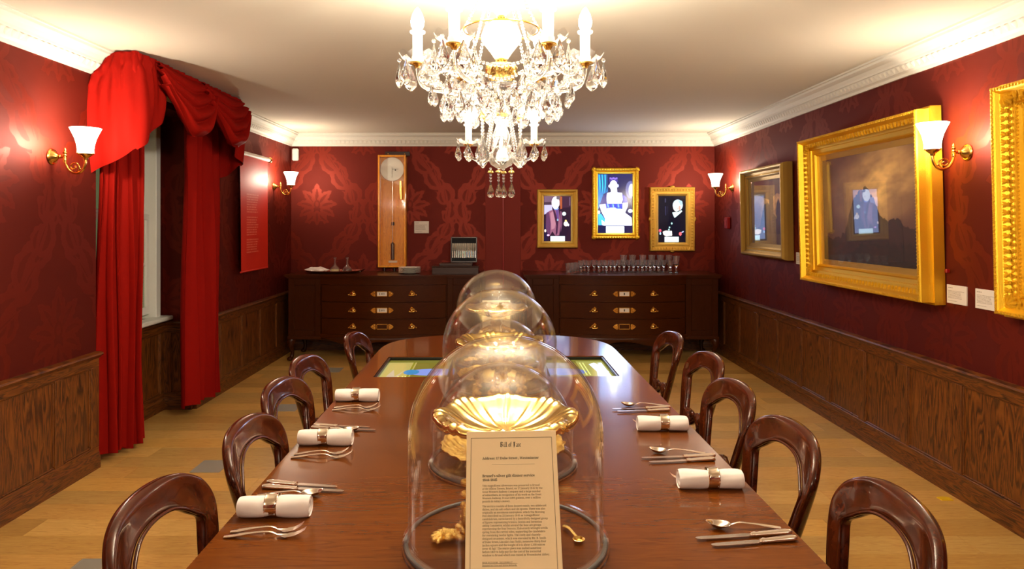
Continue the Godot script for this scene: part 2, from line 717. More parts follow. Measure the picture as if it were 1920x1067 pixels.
func screen_material(im: Image, energy: float) -> StandardMaterial3D:
	var m := plain(Color(0.02, 0.02, 0.02), 0.12)
	m.emission_enabled = true
	m.emission = Color.BLACK
	m.emission_texture = tex(im)
	m.emission_energy_multiplier = energy
	return m

# ---------------------------------------------------------------- scene
func _ready() -> void:
	rng.seed = 20
	var cam := Camera3D.new()
	cam.name = "camera"
	cam.projection = Camera3D.PROJECTION_FRUSTUM
	cam.near = 0.05
	cam.far = 60.0
	cam.size = 1067.0 / F * cam.near
	cam.frustum_offset = Vector2((960.0 - VX) / F, (VY - 533.5) / F) * cam.near
	cam.position = Vector3(0, EYE, 0)
	add_child(cam)
	cam.current = true
	var env := Environment.new()
	env.background_mode = Environment.BG_COLOR
	env.background_color = Color(0.36, 0.40, 0.28)     # pale dusk behind the window
	env.tonemap_mode = Environment.TONE_MAPPER_LINEAR
	env.tonemap_exposure = 1.8
	env.sdfgi_enabled = true
	env.ssao_enabled = true
	env.ssil_enabled = true
	var we := WorldEnvironment.new()
	we.name = "surroundings"
	we.environment = env
	add_child(we)

	materials()
	room()
	window_and_curtains()
	table()
	chairs()
	sideboards()
	chandelier()
	wall_lamps()
	ceiling_lamp()
	pictures()
	domes()
	menu_cards()
	settings()
	back_wall_things()
	sideboard_things()
	small_wall_things()

func lamp(where: Vector3, energy: float, c: Color, size: float, parent: Node3D) -> void:
	var l := OmniLight3D.new()
	l.name = "light"
	l.light_energy = energy
	l.light_color = c
	l.light_size = size
	l.omni_range = 14.0
	l.omni_attenuation = 2.0
	l.shadow_enabled = true
	parent.add_child(l, true)
	l.position = where

# ---------------------------------------------------------------- the room
func span(mb: MB, a: Vector3, b: Vector3, bev := 0.0) -> void:
	mb.box((a + b) * 0.5, (b - a).abs(), bev)

func wainscot(wall: Node3D, p0: Vector3, dir: Vector3, nrm: Vector3, length: float, stiles: Array) -> void:
	var wb := func(s0: float, s1: float, y0: float, y1: float, t1: float, bev: float) -> MB:
		var mb := MB.new()
		span(mb, p0 + dir * s0 + Vector3(0, y0, 0), p0 + dir * s1 + Vector3(0, y1, 0) + nrm * t1, bev)
		return mb
	part("top_rail", wb.call(0.0, length, 0.632, 0.70, 0.022, 0.004), M.oak_rail, wall)
	part("bottom_rail", wb.call(0.0, length, 0.09, 0.138, 0.022, 0.004), M.oak_rail, wall)
	# cap moulding
	var cap := MB.new()
	var prof := PackedVector2Array([Vector2(0, 0.686), Vector2(0.024, 0.686), Vector2(0.03, 0.696), Vector2(0.044, 0.704), Vector2(0.05, 0.712), Vector2(0.046, 0.722), Vector2(0.03, 0.727), Vector2(0, 0.727)])
	cap.prism(prof, 0, length, Transform3D(Basis(nrm, Vector3.UP, dir), p0))
	part("cap_moulding", cap, M.oak_rail, wall)
	var edges := []
	for s in stiles:
		part("stile", wb.call(s - 0.04, s + 0.04, 0.136, 0.634, 0.022, 0.004), M.oak_stile, wall)
		edges.append(s)
	for k in edges.size() - 1:
		var a: float = edges[k] + 0.04
		var b: float = edges[k + 1] - 0.04
		part("panel", wb.call(a - 0.002, b + 0.002, 0.136, 0.634, 0.008, 0.0), M["oak_panel%d" % ((k * 7 + int(length * 10)) % 4)], wall)
		var mo := MB.new()
		var q := [[a, b, 0.138, 0.148], [a, b, 0.624, 0.634], [a, a + 0.01, 0.148, 0.624], [b - 0.01, b, 0.148, 0.624]]
		for r in q:
			mo.add(wb.call(r[0], r[1], r[2], r[3], 0.016, 0.004))
		part("panel_moulding", mo, M.oak_stile, wall)

func skirting(called: String, runs: Array) -> void:
	var mb := MB.new()
	var prof := PackedVector2Array([Vector2(0, 0), Vector2(0.03, 0), Vector2(0.03, 0.07), Vector2(0.024, 0.085), Vector2(0.022, 0.1), Vector2(0, 0.1)])
	for r in runs:
		mb.prism(prof, 0, r[3], Transform3D(Basis(r[2], Vector3.UP, r[1]), r[0]))
	structure(called, mb, M.oak_rail)

func cornice(called: String, p0: Vector3, dir: Vector3, nrm: Vector3, length: float, single: bool) -> void:
	var prof := PackedVector2Array([Vector2(0, 2.452), Vector2(0.014, 2.452), Vector2(0.018, 2.47), Vector2(0.026, 2.478), Vector2(0.034, 2.482), Vector2(0.056, 2.520), Vector2(0.062, 2.522), Vector2(0.066, 2.535), Vector2(0.082, 2.556), Vector2(0.108, 2.569), Vector2(0.112, 2.572), Vector2(0.114, 2.586), Vector2(0.128, 2.588), Vector2(0.128, TOP), Vector2(0, TOP)])
	var mb := MB.new()
	mb.prism(prof, 0, length, Transform3D(Basis(nrm, Vector3.UP, dir), p0), 0.35)
	var o := structure(called, mb, M.plaster)
	# a course of small tongues on the lower slope
	var lf := MB.new()
	var along := Vector2(0.022, 0.038).normalized()
	var outw := Vector2(along.y, -along.x)
	var rows := []
	for k in 5:
		var t := k / 4.0
		var hw := 0.019 * sqrt(maxf(0.02, 1.0 - pow(t, 2.4)))
		var row := PackedVector3Array()
		for c in 5:
			var u := c / 4.0 * 2.0 - 1.0
			var q := Vector2(0.034, 2.482) + along * (0.004 + 0.034 * (1.0 - t)) + outw * (0.007 * (1.0 - u * u) * (1.0 - 0.5 * t))
			row.append(nrm * q.x + Vector3(0, q.y, 0) + dir * (u * hw))
		rows.append(row)
	lf.grid(rows)
	var step := 0.052
	var n := int(length / step)
	if single:
		var m := lf.mesh()
		for k in n:
			part("leaf_tongue", m, M.plaster, o, p0 + dir * ((k + 0.5) * step))
	else:
		var all := MB.new()
		for k in n:
			all.add(lf, Transform3D(Basis(), p0 + dir * ((k + 0.5) * step)))
		stuff(part("leaf_course", all, M.plaster, o))

func room() -> void:
	# floor: boards across the room on a dark bed
	var fl := MB.new()
	span(fl, Vector3(-2.95, -0.15, REAR + 0.15), Vector3(W + 0.15, -0.014, BACK - 0.15))
	var f := structure("floor", fl, M.gap)
	var z := REAR
	var row := 0
	while z > BACK + 0.01:
		var z1 := maxf(z - 0.188, BACK)
		var x := -W
		var left := -W
		if z > -5.63 and z1 < -4.27:
			left = -2.80
		x = left - (0.5 + fmod(row * 0.77, 1.7))
		while x < W - 0.01:
			var l := [1.5, 1.9, 2.3, 1.7][rng.randi() % 4] as float
			var a := maxf(x, left)
			var b := minf(x + l, W)
			if b - a > 0.05:
				var mb := MB.new()
				mb.box(Vector3(0, -0.007, 0), Vector3(b - a - 0.0012, 0.014, z - z1 - 0.0012), 0.0006)
				part("floorboard", mb, M["floor%d" % (rng.randi() % 6)], f, Vector3((a + b) * 0.5, 0, (z + z1) * 0.5))
			x += l
		z = z1
		row += 1
	# ceiling
	var ce := MB.new()
	span(ce, Vector3(-2.95, TOP, REAR + 0.15), Vector3(W + 0.15, TOP + 0.15, BACK - 0.15))
	structure("ceiling", ce, M.ceiling)
	# left wall with the window bay
	var wl := MB.new()
	span(wl, Vector3(-2.70, 0, REAR), Vector3(-W, TOP, -4.28))
	span(wl, Vector3(-2.95, 0, -4.13), Vector3(-2.70, TOP, -4.28))
	span(wl, Vector3(-2.70, 0, -5.62), Vector3(-W, TOP, BACK))
	span(wl, Vector3(-2.95, 0, -5.77), Vector3(-2.70, TOP, -5.62))
	span(wl, Vector3(-2.95, 2.40, -4.28), Vector3(-W, TOP, -5.62))
	span(wl, Vector3(-2.95, 0, -4.28), Vector3(-2.80, 0.76, -5.62))
	span(wl, Vector3(-2.95, 0.76, -4.28), Vector3(-2.80, 2.40, -4.34))
	span(wl, Vector3(-2.95, 0.76, -5.54), Vector3(-2.80, 2.40, -5.62))
	var left_wall := structure("wall_left", wl, M.wallpaper)
	var st := []
	var s0 := REAR + 3.90
	for k in range(-12, 9):
		var s := s0 + 0.505 * k
		if s > 0.02 and s < REAR + 4.28 - 0.1:
			st.append(s)
	st.append(REAR + 4.28 - 0.04)
	st.insert(0, 0.04)
	wainscot(left_wall, Vector3(-W, 0, REAR), Vector3(0, 0, -1), Vector3(1, 0, 0), REAR + 4.28, st)
	wainscot(left_wall, Vector3(-W, 0, -5.62), Vector3(0, 0, -1), Vector3(1, 0, 0), -BACK - 5.62, [0.04, 0.545, 1.05, 1.555, 2.06, 2.57])
	wainscot(left_wall, Vector3(-2.80, 0, -4.28), Vector3(0, 0, -1), Vector3(1, 0, 0), 1.34, [0.04, 0.46, 0.88, 1.30])
	wainscot(left_wall, Vector3(-2.80, 0, -5.62), Vector3(1, 0, 0), Vector3(0, 0, 1), 0.25, [0.04, 0.21])
	skirting("baseboard_left", [[Vector3(-W, 0, REAR), Vector3(0, 0, -1), Vector3(1, 0, 0), REAR + 4.28], [Vector3(-2.80, 0, -4.28), Vector3(0, 0, -1), Vector3(1, 0, 0), 1.34], [Vector3(-2.80, 0, -5.62), Vector3(1, 0, 0), Vector3(0, 0, 1), 0.25], [Vector3(-W, 0, -5.62), Vector3(0, 0, -1), Vector3(1, 0, 0), -BACK - 5.62]])
	# right wall
	var wr := MB.new()
	span(wr, Vector3(W, 0, REAR), Vector3(W + 0.15, TOP, BACK))
	var right_wall := structure("wall_right", wr, M.wallpaper)
	st = []
	for k in range(-14, 12):
		var s := REAR + 3.81 + 0.507 * k
		if s > 0.12 and s < REAR - BACK - 0.1:
			st.append(s)
	st.append(REAR - BACK - 0.04)
	st.insert(0, 0.04)
	wainscot(right_wall, Vector3(W, 0, REAR), Vector3(0, 0, -1), Vector3(-1, 0, 0), REAR - BACK, st)
	skirting("baseboard_right", [[Vector3(W, 0, REAR), Vector3(0, 0, -1), Vector3(-1, 0, 0), REAR - BACK]])
	# back wall with a plain painted strip behind the gap of the sideboards
	var wb := MB.new()
	span(wb, Vector3(-2.95, 0, BACK), Vector3(W + 0.15, TOP, BACK - 0.15))
	var back_wall := structure("wall_back", wb, M.wallpaper)
	for s in [[-0.212, 0.0], [0.006, 0.212]]:
		var bd := MB.new()
		span(bd, Vector3(s[0], 0.72, BACK), Vector3(s[1], 2.452, BACK + 0.018), 0.003)
		part("painted_board", bd, M.red_paint, back_wall)
	var bead := MB.new()
	bead.tube([Vector3(0.003, 0.72, BACK + 0.018), Vector3(0.003, 2.452, BACK + 0.018)], 0.007, 8)
	part("joint_bead", bead, M.red_bead, back_wall)
	wainscot(back_wall, Vector3(-W, 0, BACK), Vector3(1, 0, 0), Vector3(0, 0, 1), 2 * W, [0.04, 0.545, 1.05, 1.555, 2.06, 2.565, 3.07, 3.575, 4.08, 4.585, 5.06])
	skirting("baseboard_back", [[Vector3(-W, 0, BACK), Vector3(1, 0, 0), Vector3(0, 0, 1), 2 * W]])
	# the wall behind the camera, with its door
	var we := MB.new()
	span(we, Vector3(-2.95, 0, REAR), Vector3(W + 0.15, TOP, REAR + 0.15))
	var rear := structure("wall_rear", we, M.wallpaper)
	wainscot(rear, Vector3(W, 0, REAR), Vector3(-1, 0, 0), Vector3(0, 0, -1), 2.9, [0.04, 0.545, 1.05, 1.555, 2.06, 2.56, 2.86])
	wainscot(rear, Vector3(-1.45, 0, REAR), Vector3(-1, 0, 0), Vector3(0, 0, -1), 1.1, [0.04, 0.545, 1.06])
	skirting("baseboard_rear", [[Vector3(W, 0, REAR), Vector3(-1, 0, 0), Vector3(0, 0, -1), 2.9], [Vector3(-1.45, 0, REAR), Vector3(-1, 0, 0), Vector3(0, 0, -1), 1.1]])
	var dr := MB.new()
	span(dr, Vector3(-1.36, 0.005, REAR - 0.03), Vector3(-0.44, 2.05, REAR), 0.004)
	var door := structure("door_1", dr, M.oak_panel1)
	var fr := MB.new()
	span(fr, Vector3(-1.45, 0, REAR - 0.04), Vector3(-1.36, 2.14, REAR), 0.006)
	span(fr, Vector3(-0.44, 0, REAR - 0.04), Vector3(-0.35, 2.14, REAR), 0.006)
	span(fr, Vector3(-1.36, 2.05, REAR - 0.04), Vector3(-0.44, 2.14, REAR), 0.006)
	part("architrave", fr, M.oak_stile, door)
	for y in [[0.2, 0.9], [1.05, 1.9]]:
		for x in [[-1.26, -0.94], [-0.86, -0.54]]:
			var pn := MB.new()
			span(pn, Vector3(x[0], y[0], REAR - 0.042), Vector3(x[1], y[1], REAR - 0.028), 0.01)
			part("door_panel", pn, M.oak_panel2, door)
	var kn := MB.new()
	kn.ball(Vector3(-0.5, 1.0, REAR - 0.07), Vector3(0.028, 0.028, 0.028), 14, 8)
	kn.tube([Vector3(-0.5, 1.0, REAR - 0.03), Vector3(-0.5, 1.0, REAR - 0.07)], 0.01, 8)
	part("door_knob", kn, M.brass, door)
	# cornice
	cornice("trim_1", Vector3(-W, 0, REAR), Vector3(0, 0, -1), Vector3(1, 0, 0), REAR - BACK, true)
	cornice("trim_2", Vector3(W, 0, REAR), Vector3(0, 0, -1), Vector3(-1, 0, 0), REAR - BACK, true)
	cornice("trim_3", Vector3(-W, 0, BACK), Vector3(1, 0, 0), Vector3(0, 0, 1), 2 * W, false)
	cornice("trim_4", Vector3(W, 0, REAR), Vector3(-1, 0, 0), Vector3(0, 0, -1), 2 * W, false)
	# floor sockets and a sticker
	var lid := MB.new()
	lid.box(Vector3(0, 0.0015, 0), Vector3(0.17, 0.003, 0.2), 0.001)
	var rim := MB.new()
	for q in [[0, 0.103, 0.18, 0.008], [0, -0.103, 0.18, 0.008], [0.088, 0, 0.008, 0.2], [-0.088, 0, 0.008, 0.2]]:
		rim.box(Vector3(q[0], 0.002, q[1]), Vector3(q[2], 0.004, q[3]), 0.001)
	var spots := [[-1.82, -3.0, "at the first chair from the menu card"], [-1.83, -4.29, "in front of the curtained window"], [-1.78, -5.65, "behind the middle chairs"], [-1.77, -7.1, "near the sideboard with the clock"]]
	for s in spots:
		var t := thing("floor_socket", "grey metal socket lid set in the floorboards " + s[2], "floor socket", Vector3(s[0], 0, s[1]), 0, "floor socket lids on the window side")
		part("lid", lid, M.floor_box, t)
		part("rim", rim, M.floor_box, t)
	var ye := MB.new()
	ye.prism(PackedVector2Array([Vector2(-0.03, -0.02), Vector2(0.032, -0.024), Vector2(0.035, 0.018), Vector2(0.0, 0.03), Vector2(-0.034, 0.02)]), 0, 0.004, Transform3D(Basis(Vector3(1, 0, 0), Vector3(0, 0, -1), Vector3.UP), Vector3.ZERO))
	solo("floor_marker", "small yellow marker lying on the floor by the skirting", "marker", ye, M.yellow, on_level(1772, 936, 0.0))

# ---------------------------------------------------------------- window and curtains
func window_and_curtains() -> void:
	var x := -2.80
	var z0 := -4.34
	var z1 := -5.54
	var fr := MB.new()
	var bar := func(mb: MB, ya: float, yb: float, za: float, zb: float, xa: float, xb: float) -> void:
		span(mb, Vector3(xa, ya, za), Vector3(xb, yb, zb), 0.004)
	bar.call(fr, 0.76, 2.40, z0, z0 - 0.07, x - 0.1, x + 0.025)
	bar.call(fr, 0.76, 2.40, z1 + 0.07, z1, x - 0.1, x + 0.025)
	bar.call(fr, 2.33, 2.40, z0 - 0.07, z1 + 0.07, x - 0.1, x + 0.025)
	var w := structure("window_1", fr, M.white_paint)
	for s in [[0.80, 1.60, x - 0.03], [1.57, 2.33, x - 0.065]]:
		var sash := MB.new()
		var xa: float = s[2] - 0.03
		var xb: float = s[2]
		bar.call(sash, s[0], s[0] + 0.06, z0 - 0.07, z1 + 0.07, xa, xb)
		bar.call(sash, s[1] - 0.045, s[1], z0 - 0.07, z1 + 0.07, xa, xb)
		bar.call(sash, s[0] + 0.06, s[1] - 0.045, z0 - 0.07, z0 - 0.12, xa, xb)
		bar.call(sash, s[0] + 0.06, s[1] - 0.045, z1 + 0.12, z1 + 0.07, xa, xb)
		var o := part("sash", sash, M.white_paint, w)
		var ym: float = (s[0] + s[1]) * 0.5
		var gb := MB.new()
		bar.call(gb, ym - 0.012, ym + 0.012, z0 - 0.12, z1 + 0.12, xa, xb - 0.004)
		bar.call(gb, s[0] + 0.06, s[1] - 0.045, -4.952, -4.928, xa, xb - 0.005)
		part("glazing_bar", gb, M.white_paint, o)
		for yy in [[s[0] + 0.06, ym - 0.012], [ym + 0.012, s[1] - 0.045]]:
			for zz in [[z0 - 0.12, -4.928], [-4.952, z1 + 0.12]]:
				var pn := MB.new()
				bar.call(pn, yy[0], yy[1], zz[0], zz[1], xa + 0.01, xa + 0.016)
				part("pane", pn, M.green_pane, o)
	var sill := MB.new()
	span(sill, Vector3(x - 0.02, 0.74, -4.285), Vector3(x + 0.10, 0.775, -5.60), 0.008)
	part("window_sill", sill, M.white_paint, w)
	# two long curtains; folds run down and open a little towards the hem
	for c in [[-4.32, -4.67, 9.0, 5, "straight red curtain hanging at the bay side next to the near wall lamp", 0.05, -2.53, -2.45], [-5.24, -5.86, 9.0, 8, "straight red curtain hanging at the bay side next to the banner", 0.10, -2.43, -2.43]]:
		var mb := MB.new()
		var rows := []
		var r := RandomNumberGenerator.new()
		r.seed = c[3]
		var ph := []
		for k in 4:
			ph.append(r.randf() * TAU)
		var nc := 72
		for k in 26:
			var t := k / 25.0
			var y := lerpf(2.5, c[5], t)
			var row := PackedVector3Array()
			var wide := 1.0 - 0.10 * sin(t * PI * 0.8)
			for q in nc:
				var u := q / (nc - 1.0)
				var uu := (u - 0.5) * wide + 0.5
				var a: float = TAU * c[2] * 0.5 * u + ph[0] + 0.5 * sin(t * 2.2 + ph[1]) + 1.1 * sin(u * 5.0 + ph[3])
				var amp := (0.028 + 0.03 * t) * (0.75 + 0.35 * sin(u * 9.0 + ph[2]))
				var z := lerpf(c[0], c[1], uu) - 0.02 * cos(a) + 0.01 * t * sin(3.0 * t + ph[3])
				row.append(Vector3(lerpf(c[6], c[7], u) + amp * sin(a) + 0.012 * sin(t * 7.0 + u * 6.0), y + 0.012 * sin(u * 7.0) * t, z))
			rows.append(row)
		var back := []
		for row in rows:
			var b := PackedVector3Array()
			for p in row:
				b.append(p + Vector3(-0.006, 0, 0))
			b.reverse()
			var all := PackedVector3Array(row)
			all.append_array(b)
			back.append(all)
		mb.grid(back, true, false, false)
		solo("curtain", c[4], "curtain", mb, M.curtain, Vector3.ZERO, "long red curtains of the window bay")
	valance()

func valance() -> void:
	var t := thing("swag_valance", "red draped swag and tail valance over the curtained window bay", "valance", Vector3(-W, 2.4, -4.25))
	var o := t.position
	var zn := -4.24
	var zf := -5.92
	var xf := -2.27
	# pelmet board under the ceiling
	var bd := MB.new()
	span(bd, Vector3(-2.42, 2.52, zn - 0.03) - o, Vector3(xf - 0.03, 2.55, zf + 0.03) - o, 0.002)
	part("pelmet_board", bd, M.oak_rail, t)
	# gathered heading: a ruched band along the front and round the near return
	var hd := MB.new()
	var rows := []
	for k in 7:
		var v := k / 6.0
		var row := PackedVector3Array()
		for q in 130:
			var u := q / 129.0
			var s := u * (0.28 + 1.68 + 0.28)
			var p := Vector3.ZERO
			var n := Vector3.ZERO
			if s < 0.28:
				p = Vector3(-2.55 + s, 0, zn)
				n = Vector3(0, 0, 1)
			elif s < 0.28 + 1.68:
				p = Vector3(xf, 0, zn - (s - 0.28))
				n = Vector3(1, 0, 0)
			else:
				p = Vector3(xf - (s - 1.96), 0, zf)
				n = Vector3(0, 0, -1)
			var g := 0.007 * sin(s * 70.0 + 2.0 * sin(s * 9.0)) + 0.006 * sin(s * 31.0)
			var tuck := 0.012 * sin(v * PI)
			var ytop := 2.596 if p.x > -2.42 else lerpf(2.45, 2.596, clampf((p.x + 2.55) / 0.13, 0, 1))
			row.append(p + n * (g + tuck) + Vector3(0, lerpf(ytop, 2.46 if p.x > -2.45 else 2.40, v), 0) - o)
		rows.append(row)
	hd.grid(rows)
	part("heading", hd, M.curtain, t)
	# tails: one cloth from the wall round the corner of the board and a little along the front
	for e in [[zn, 1.0, 1.80, 1.985, 0.26, 2.20], [zf, -1.0, 1.84, 2.02, 0.22, 2.12]]:
		var tl := MB.new()
		rows = []
		var side := 0.285
		var turn_r := 0.05
		var total: float = side + e[4]
		for k in 26:
			var v := k / 25.0
			var row := PackedVector3Array()
			for q in 64:
				var s := total * q / 63.0
				var p := Vector2.ZERO      # x from the wall, distance along the front
				var n := Vector2.ZERO
				if s < side - turn_r:
					p = Vector2(s, 0)
					n = Vector2(0, -1)
				elif s < side + turn_r:
					var a := (s - side + turn_r) / (2 * turn_r) * PI / 2
					p = Vector2(side - turn_r + turn_r * sin(a), turn_r - turn_r * cos(a))
					n = Vector2(sin(a), -cos(a))
				else:
					p = Vector2(side, s - side)
					n = Vector2(1, 0)
				var u := s / side
				var bottom := 0.0
				if s < side:
					bottom = lerpf(e[2], e[3], pow(u, 0.85)) + 0.012 * sin(u * 8.0)
				else:
					bottom = lerpf(e[3], e[5], (s - side) / e[4])
				var top := lerpf(2.43, 2.585, clampf(u * 1.7, 0, 1))
				var y := lerpf(top, bottom, v)
				var fold := 0.014 * sin(s * 34.0 + 2.0 * v + 0.6) * (0.2 + 0.9 * v) + 0.010 * sin(s * 90.0 - 3.0 * v) * (1.0 - v) + 0.025 * sin(v * PI) + 0.018
				if v < 0.14 and v > 0.04:
					fold += 0.012 * sin(s * 55.0)
				p += n * fold
				if s < side:
					p.x -= 0.03 * sin(v * PI * 0.85) * (1.0 - u) + 0.02 * v * (1.0 - u)
				row.append(Vector3(-2.552 + p.x, y, e[0] - e[1] * p.y) - o)
			rows.append(row)
		tl.grid(rows)
		part("tail", tl, M.curtain, t)
	# two swags along the front: curved folds hanging between gathers
	for s in [[-4.40, -5.18], [-5.06, -5.86]]:
		var sw := MB.new()
		rows = []
		var nv := 44
		for k in nv:
			var v := k / (nv - 1.0)
			var row := PackedVector3Array()
			for q in 30:
				var u := q / 29.0
				var par := 1.0 - pow(2.0 * u - 1.0, 2.0)      # 1 in the middle of the swag
				var drop := v * (0.10 + 0.30 * par) + 0.05 * v
				var ridge := pow(absf(sin(v * 13.0 + 0.5 * sin(u * 4.0 + s[0]))), 0.7)
				var out := (0.02 + 0.085 * sin(v * PI * 0.62) * (0.35 + 0.65 * par)) + 0.08 * ridge * (0.35 + 0.65 * v)
				var tuckz := 0.02 * sin(v * 9.0) * (2.0 * u - 1.0)
				row.append(Vector3(xf + out, 2.575 - drop + 0.012 * sin(u * 17.0 + v * 5.0) * v, lerpf(s[0], s[1], u) + tuckz) - o)
			rows.append(row)
		sw.grid(rows)
		part("swag", sw, M.curtain, t)

# ---------------------------------------------------------------- table
const TABLE_TURN := 0.0173
var table_at := Vector3(-0.006, 0, -2.6)

func flat_prism(mb: MB, pts: PackedVector2Array, y0: float, y1: float, crease := 0.5) -> void:
	# outline in x, z pulled up in y
	var q := PackedVector2Array()
	for p in pts:
		q.append(Vector2(p.x, -p.y))
	mb.prism(q, y0, y1, Transform3D(Basis(Vector3(1, 0, 0), Vector3(0, 0, -1), Vector3.UP), Vector3.ZERO), crease)

func table_outline(inset: float) -> PackedVector2Array:
	var out := PackedVector2Array()
	var hw := 0.722 - inset
	for e in [[-1.55, -1.0], [1.55, 1.0]]:
		for k in 33:
			var a := PI * k / 32.0
			var c := cos(a)
			var s := sin(a)
			var px := hw * signf(c) * pow(absf(c), 0.74)
			var pz: float = e[0] + e[1] * (0.60 - inset) * pow(s, 0.74)
			out.append(Vector2(px if e[1] < 0 else -px, pz))
	return out

func clip_z(poly: PackedVector2Array, z0: float, z1: float) -> PackedVector2Array:
	return Geometry2D.intersect_polygons(poly, PackedVector2Array([Vector2(-2, z0), Vector2(2, z0), Vector2(2, z1), Vector2(-2, z1)]))[0]

func table() -> void:
	var t := thing("dining_table", "long mahogany dining table with rounded ends and two inset screens", "table", table_at, TABLE_TURN)
	var out := table_outline(0.0)
	var za := -1.372     # far edge of the screens
	var zb := -0.846     # near edge
	var xs := [-0.632, -0.25, 0.25, 0.612]
	for z in [[-3.0, za], [zb, 0.62], [0.62, 3.0]]:
		var mb := MB.new()
		flat_prism(mb, clip_z(out, z[0], z[1]), TABLE - 0.03, TABLE)
		part("top_board", mb, M.table, t)
	var strip := clip_z(out, za, zb)
	for x in [[-2.0, xs[0]], [xs[1], xs[2]], [xs[3], 2.0]]:
		var mb := MB.new()
		flat_prism(mb, Geometry2D.intersect_polygons(strip, PackedVector2Array([Vector2(x[0], -3), Vector2(x[1], -3), Vector2(x[1], 3), Vector2(x[0], 3)]))[0], TABLE - 0.03, TABLE)
		part("top_board", mb, M.table, t)
	# the two screens let into the top
	for k in 2:
		var x0: float = xs[k * 2]
		var x1: float = xs[k * 2 + 1]
		var fr := MB.new()
		for q in [[x0, x1, za, za + 0.014], [x0, x1, zb - 0.014, zb], [x0, x0 + 0.014, za, zb], [x1 - 0.014, x1, za, zb]]:
			span(fr, Vector3(q[0], TABLE - 0.028, q[2]), Vector3(q[1], TABLE - 0.004, q[3]), 0.002)
		var f := part("screen_frame", fr, M.black, t, Vector3.ZERO, "dark recessed frame round an inset screen")
		var sc := MB.new()
		var y := TABLE - 0.02
		sc.quad(Vector3(x0 + 0.01, y, zb - 0.01), Vector3(x1 - 0.01, y, zb - 0.01), Vector3(x1 - 0.01, y, za + 0.01), Vector3(x0 + 0.01, y, za + 0.01), true)
		var im := Image.create(192, 240, false, Image.FORMAT_RGB8)
		im.fill(Color(0.40, 0.38, 0.13))
		if k == 0:
			im.fill_rect(Rect2i(0, 30, 86, 210), Color(0.60, 0.56, 0.30))
			im.fill_rect(Rect2i(76, 30, 6, 210), Color(0.45, 0.44, 0.12))
			blob(im, 150, 150, 82, 40, Color(0.42, 0.50, 0.74))
			blob(im, 84, 150, 22, 30, Color(0.16, 0.45, 0.62))
			shape2(im, [20, 200, 30, 120, 44, 200, 66, 110, 50, 215], Color(0.62, 0.58, 0.48))
			for r in [52, 64, 72]:
				im.fill_rect(Rect2i(r, 196, 4, 44), Color(0.85, 0.85, 0.45))
		else:
			im.fill_rect(Rect2i(104, 20, 88, 220), Color(0.56, 0.55, 0.28))
			blob(im, 40, 150, 80, 40, Color(0.36, 0.42, 0.62))
			shape2(im, [140, 60, 160, 40, 176, 90, 186, 150, 170, 236, 140, 230, 150, 150], Color(0.80, 0.88, 0.96))
			for r in [112, 122]:
				im.fill_rect(Rect2i(r, 40, 4, 150), Color(0.78, 0.80, 0.46))
		part("screen", sc, screen_material(im, 0.9), f)
	# rope of small beads round the edge
	var bead := MB.new()
	bead.ball(Vector3.ZERO, Vector3(0.0065, 0.0062, 0.0075), 6, 4)
	var rope := MB.new()
	var cnt := out.size()
	var carry := 0.0
	for k in cnt:
		var a := out[k]
		var b := out[(k + 1) % cnt]
		var l := a.distance_to(b)
		while carry < l:
			var p := a.lerp(b, carry / maxf(l, 1e-6))
			rope.add(bead, turned(atan2(b.x - a.x, b.y - a.y), Vector3(p.x, TABLE - 0.0085, p.y)))
			carry += 0.0145
		carry -= l
	stuff(part("beaded_edge", rope, M.table, t))
	var lip := MB.new()
	flat_prism(lip, table_outline(0.012), TABLE - 0.042, TABLE - 0.03)
	part("edge_moulding", lip, M.mahogany, t)
	var ap := MB.new()
	flat_prism(ap, table_outline(0.10), TABLE - 0.13, TABLE - 0.042)
	part("apron", ap, M.mahogany, t)
	var leg := MB.new()
	leg.lathe([Vector2(0.0, 0), Vector2(0.02, 0), Vector2(0.026, 0.02), Vector2(0.022, 0.05), Vector2(0.03, 0.07), Vector2(0.026, 0.09), Vector2(0.034, 0.2), Vector2(0.046, 0.45), Vector2(0.05, 0.5), Vector2(0.04, 0.52), Vector2(0.055, 0.54), Vector2(0.055, 0.56), Vector2(0.04, 0.575), Vector2(0.05, 0.60), Vector2(0.05, 0.64), Vector2(0.0, 0.64)], 20, Transform3D(), true)
	for x in [-1.0, 1.0]:
		for z in [[0.5, -1.75], [0.2, 0.0], [0.5, 1.75]]:
			part("leg", leg, M.mahogany, t, Vector3(x * z[0], 0, z[1]))

